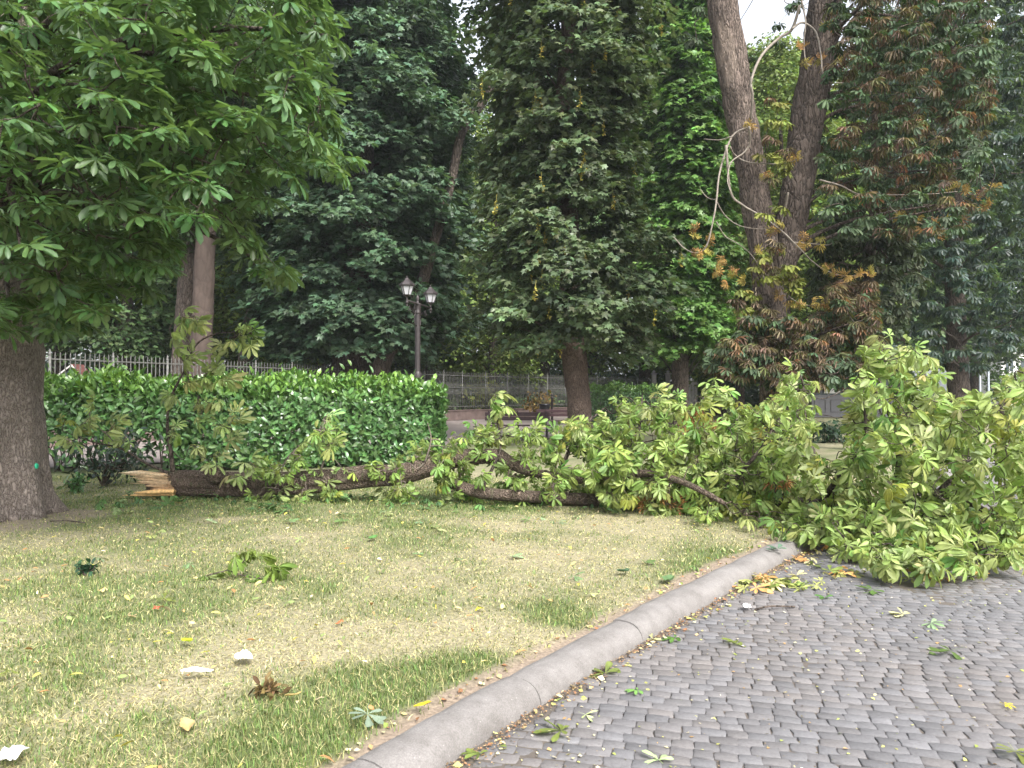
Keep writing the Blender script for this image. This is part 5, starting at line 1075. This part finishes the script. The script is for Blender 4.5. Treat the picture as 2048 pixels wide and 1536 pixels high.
K = 260; s = rg.uniform(.5, 14, K); p, nl = kerb_at(s); pp = p + nl * (.24 + np.abs(rg.normal(0, .06, (K, 1)))); scat(np.concatenate([pp, np.full((K, 1), LZ + .01)], 1), .012, .045)
def gpx(pts, n): return np.array([onlawn(*(np.array(pts[rg.integers(0, len(pts))]) + rg.normal(0, 1, 2) * (28, 7))) for _ in range(n)])
g_ = gpx([(215, 1010), (260, 1015), (330, 1012), (420, 1008), (480, 1008), (540, 1012), (600, 1005), (680, 1002), (820, 1015), (880, 1010), (760, 1000), (960, 1015), (1060, 1008), (560, 1022), (250, 1000), (1180, 1020)], 120); g_[:, 2] += rg.random(len(g_)) * .05
scat(g_, .08, .15, np.array([(.08, .16, .05), (.1, .18, .07), (.16, .22, .1), (.06, .12, .05)]), PALM_FLAT + PALM_W[:2])
q_ = np.array([onlawn(rg.uniform(120, 1450), 1020 + 150 * rg.random() ** 1.8) for _ in range(46)]); scat(q_, .06, .12, np.array([(.12, .19, .09), (.17, .23, .13), (.2, .25, .1), (.09, .15, .05), (.3, .32, .16)]), PALM_FLAT + PALM_R[:3])
h_ = np.array([onroad(*(np.array([(1520, 1160), (1560, 1168), (1600, 1170), (1550, 1180), (1480, 1175), (1640, 1108), (1620, 1125), (1700, 1150), (1850, 1155), (1950, 1150)][rg.integers(0, 10)]) + rg.normal(0, 1, 2) * (24, 5))) for _ in range(80)]); h_[:, 2] += .01 + rg.random(len(h_)) * .03
scat(h_, .06, .13, np.array([(.3, .32, .12), (.2, .26, .07), (.42, .38, .2), (.45, .25, .1)]), PALM_FLAT + PALM_W[:1]); struct(m.build('leaf_litter', M_litter), 'stuff')
# lone sprig with leaves
sp = thing('leafy_sprig', onlawn(490, 1160), 'broken chestnut sprig with limp green leaves on the left lawn', 'sprig'); dS = onlawn(490, 1160)[1]
m = MB(); pp = smoothline([P(400, 1156, dS), P(425, 1148, dS), P(455, 1140, dS), P(482, 1128, dS), P(492, 1112, dS), P(490, 1096, dS)], 5); m.tube(pp, np.linspace(.006, .004, len(pp)), 6); pp = smoothline([P(455, 1140, dS), P(490, 1152, dS - .05), P(530, 1160, dS - .1), P(545, 1176, dS - .15)], 5); m.tube(pp, np.linspace(.005, .003, len(pp)), 6); m.build('stem', M_bark, sp)
m = MB(); tips = np.array([P(490, 1098, dS), P(520, 1110, dS - .05), P(415, 1148, dS), P(470, 1110, dS), P(535, 1130, dS - .1), P(555, 1140, dS - .08), P(505, 1155, dS - .1), P(440, 1140, dS)])
ps, ds, ns, ss, own = rosettes(tips, np.tile([.3, -.3, -.2], (8, 1)) + rg.normal(0, .5, (8, 3)), np.tile([0, -.5, .8], (8, 1)), rg, (2, 3), 70, .2, .5, (.12, .165)); place(m, PALM_W, ps, ds, ns, ss, jit((.13, .19, .04), len(ps), .15, rg), rg)
m.v = [np.stack([v[:, 0], v[:, 1], np.maximum(v[:, 2], LZ + .01)], -1) for v in m.v]; m.build('foliage', M_fallen, sp)
# paper scraps
def scrap(c, ax, ay, hz, rz, label, seed):
    r = np.random.default_rng(seed); n = 15; u = np.linspace(-1, 1, n); U, W = np.meshgrid(u, u); rad = np.hypot(U, W); edge = 1 + .25 * (vnoise(np.arctan2(U, W) * 2, U * 0, seed) - .5)
    X = U * ax * edge; Y = W * ay * edge; Z = hz * (fbm(U * 2.6 + seed, W * 2.6, seed, 4)) * (1.25 - .6 * rad ** 2) + .012; cs, sn = math.cos(rz), math.sin(rz)
    V = np.stack([c[0] + X * cs - Y * sn, c[1] + X * sn + Y * cs, c[2] + Z], -1).reshape(-1, 3); q = [[i * n + j, i * n + j + 1, (i + 1) * n + j + 1, (i + 1) * n + j] for i in range(n - 1) for j in range(n - 1) if rad[i, j] < 1.22]
    m = MB(); m.quads(V, q); o = m.build('paper_scrap', M_white); so = o.modifiers.new('thickness', 'SOLIDIFY'); so.thickness = .002; tag(o, label, 'litter', 'white paper scraps'); return o
scrap(onlawn(487, 1330), .046, .05, .05, .5, 'crumpled white paper ball, the higher scrap on the left lawn', 3)
scrap(onlawn(392, 1360),   .082, .016, .028, .03, 'long flat white paper strip lying on the lawn', 5)
scrap(onlawn(20, 1532), .042, .06, .05, .2, 'crumpled white paper at the lower left corner', 7)
scrap(onroad(1493, 1219), .03, .03, .05, .2, 'tiny white paper scrap on the road near the kerb', 9)
# dark clump
c = onlawn(535, 1392); m = MB(); K = 70; pos = c + rg.normal(0, 1, (K, 3)) * (.035, .03, .012) + (0, 0, .012); pos[:, 2] = np.maximum(pos[:, 2], c[2]); place(m, OVAL, pos, rg.normal(0, 1, (K, 3)), rg.normal(0, 1, (K, 3)), rg.uniform(.03, .065, K), jit((.1, .07, .03), K, .4, rg), rg); tag(m.build('dry_clump', M_litter), 'dark brown clump of dried flowers on the lower lawn', 'plant debris')
for (x0, y0, x1, y1, rd_, lab) in ((1510, 1222, 1590, 1216, 1, 'thin dry stick on the road near the kerb end'), (1620, 1172, 1770, 1158, 1, ''), (100, 1050, 170, 1052, 0, 'thin dark twig on the bare soil beside the large trunk')):
    if lab:
        f_ = onroad if rd_ else onlawn; a, b_ = f_(x0, y0), f_(x1, y1); m = MB(); m.tube(smoothline([a + (0, 0, .01), a * .6 + b_ * .4 + (0, .02, .02), b_ + (0, 0, .01)], 5), .007, 6); tag(m.build('stick', M_bark), lab, 'stick', 'dry sticks')

# ------------------------------------------------------------------ thin haze volume, added to lift the blacks and veil the far wood
mh = bpy.data.materials.new('haze_veil'); mh.use_nodes = True; t = mh.node_tree; t.nodes.remove(t.nodes['Principled BSDF'])
pv = t.nodes.new('ShaderNodeVolumePrincipled'); pv.inputs['Color'].default_value = (.86, .93, 1, 1); pv.inputs['Density'].default_value = HAZE; pv.inputs['Anisotropy'].default_value = .2
t.links.new(pv.outputs[0], t.nodes['Material Output'].inputs['Volume'])
m = MB(); m.box((0, 240, 14.5), (600, 640, 33)); struct(m.build('haze', mh, None, False), 'stuff')
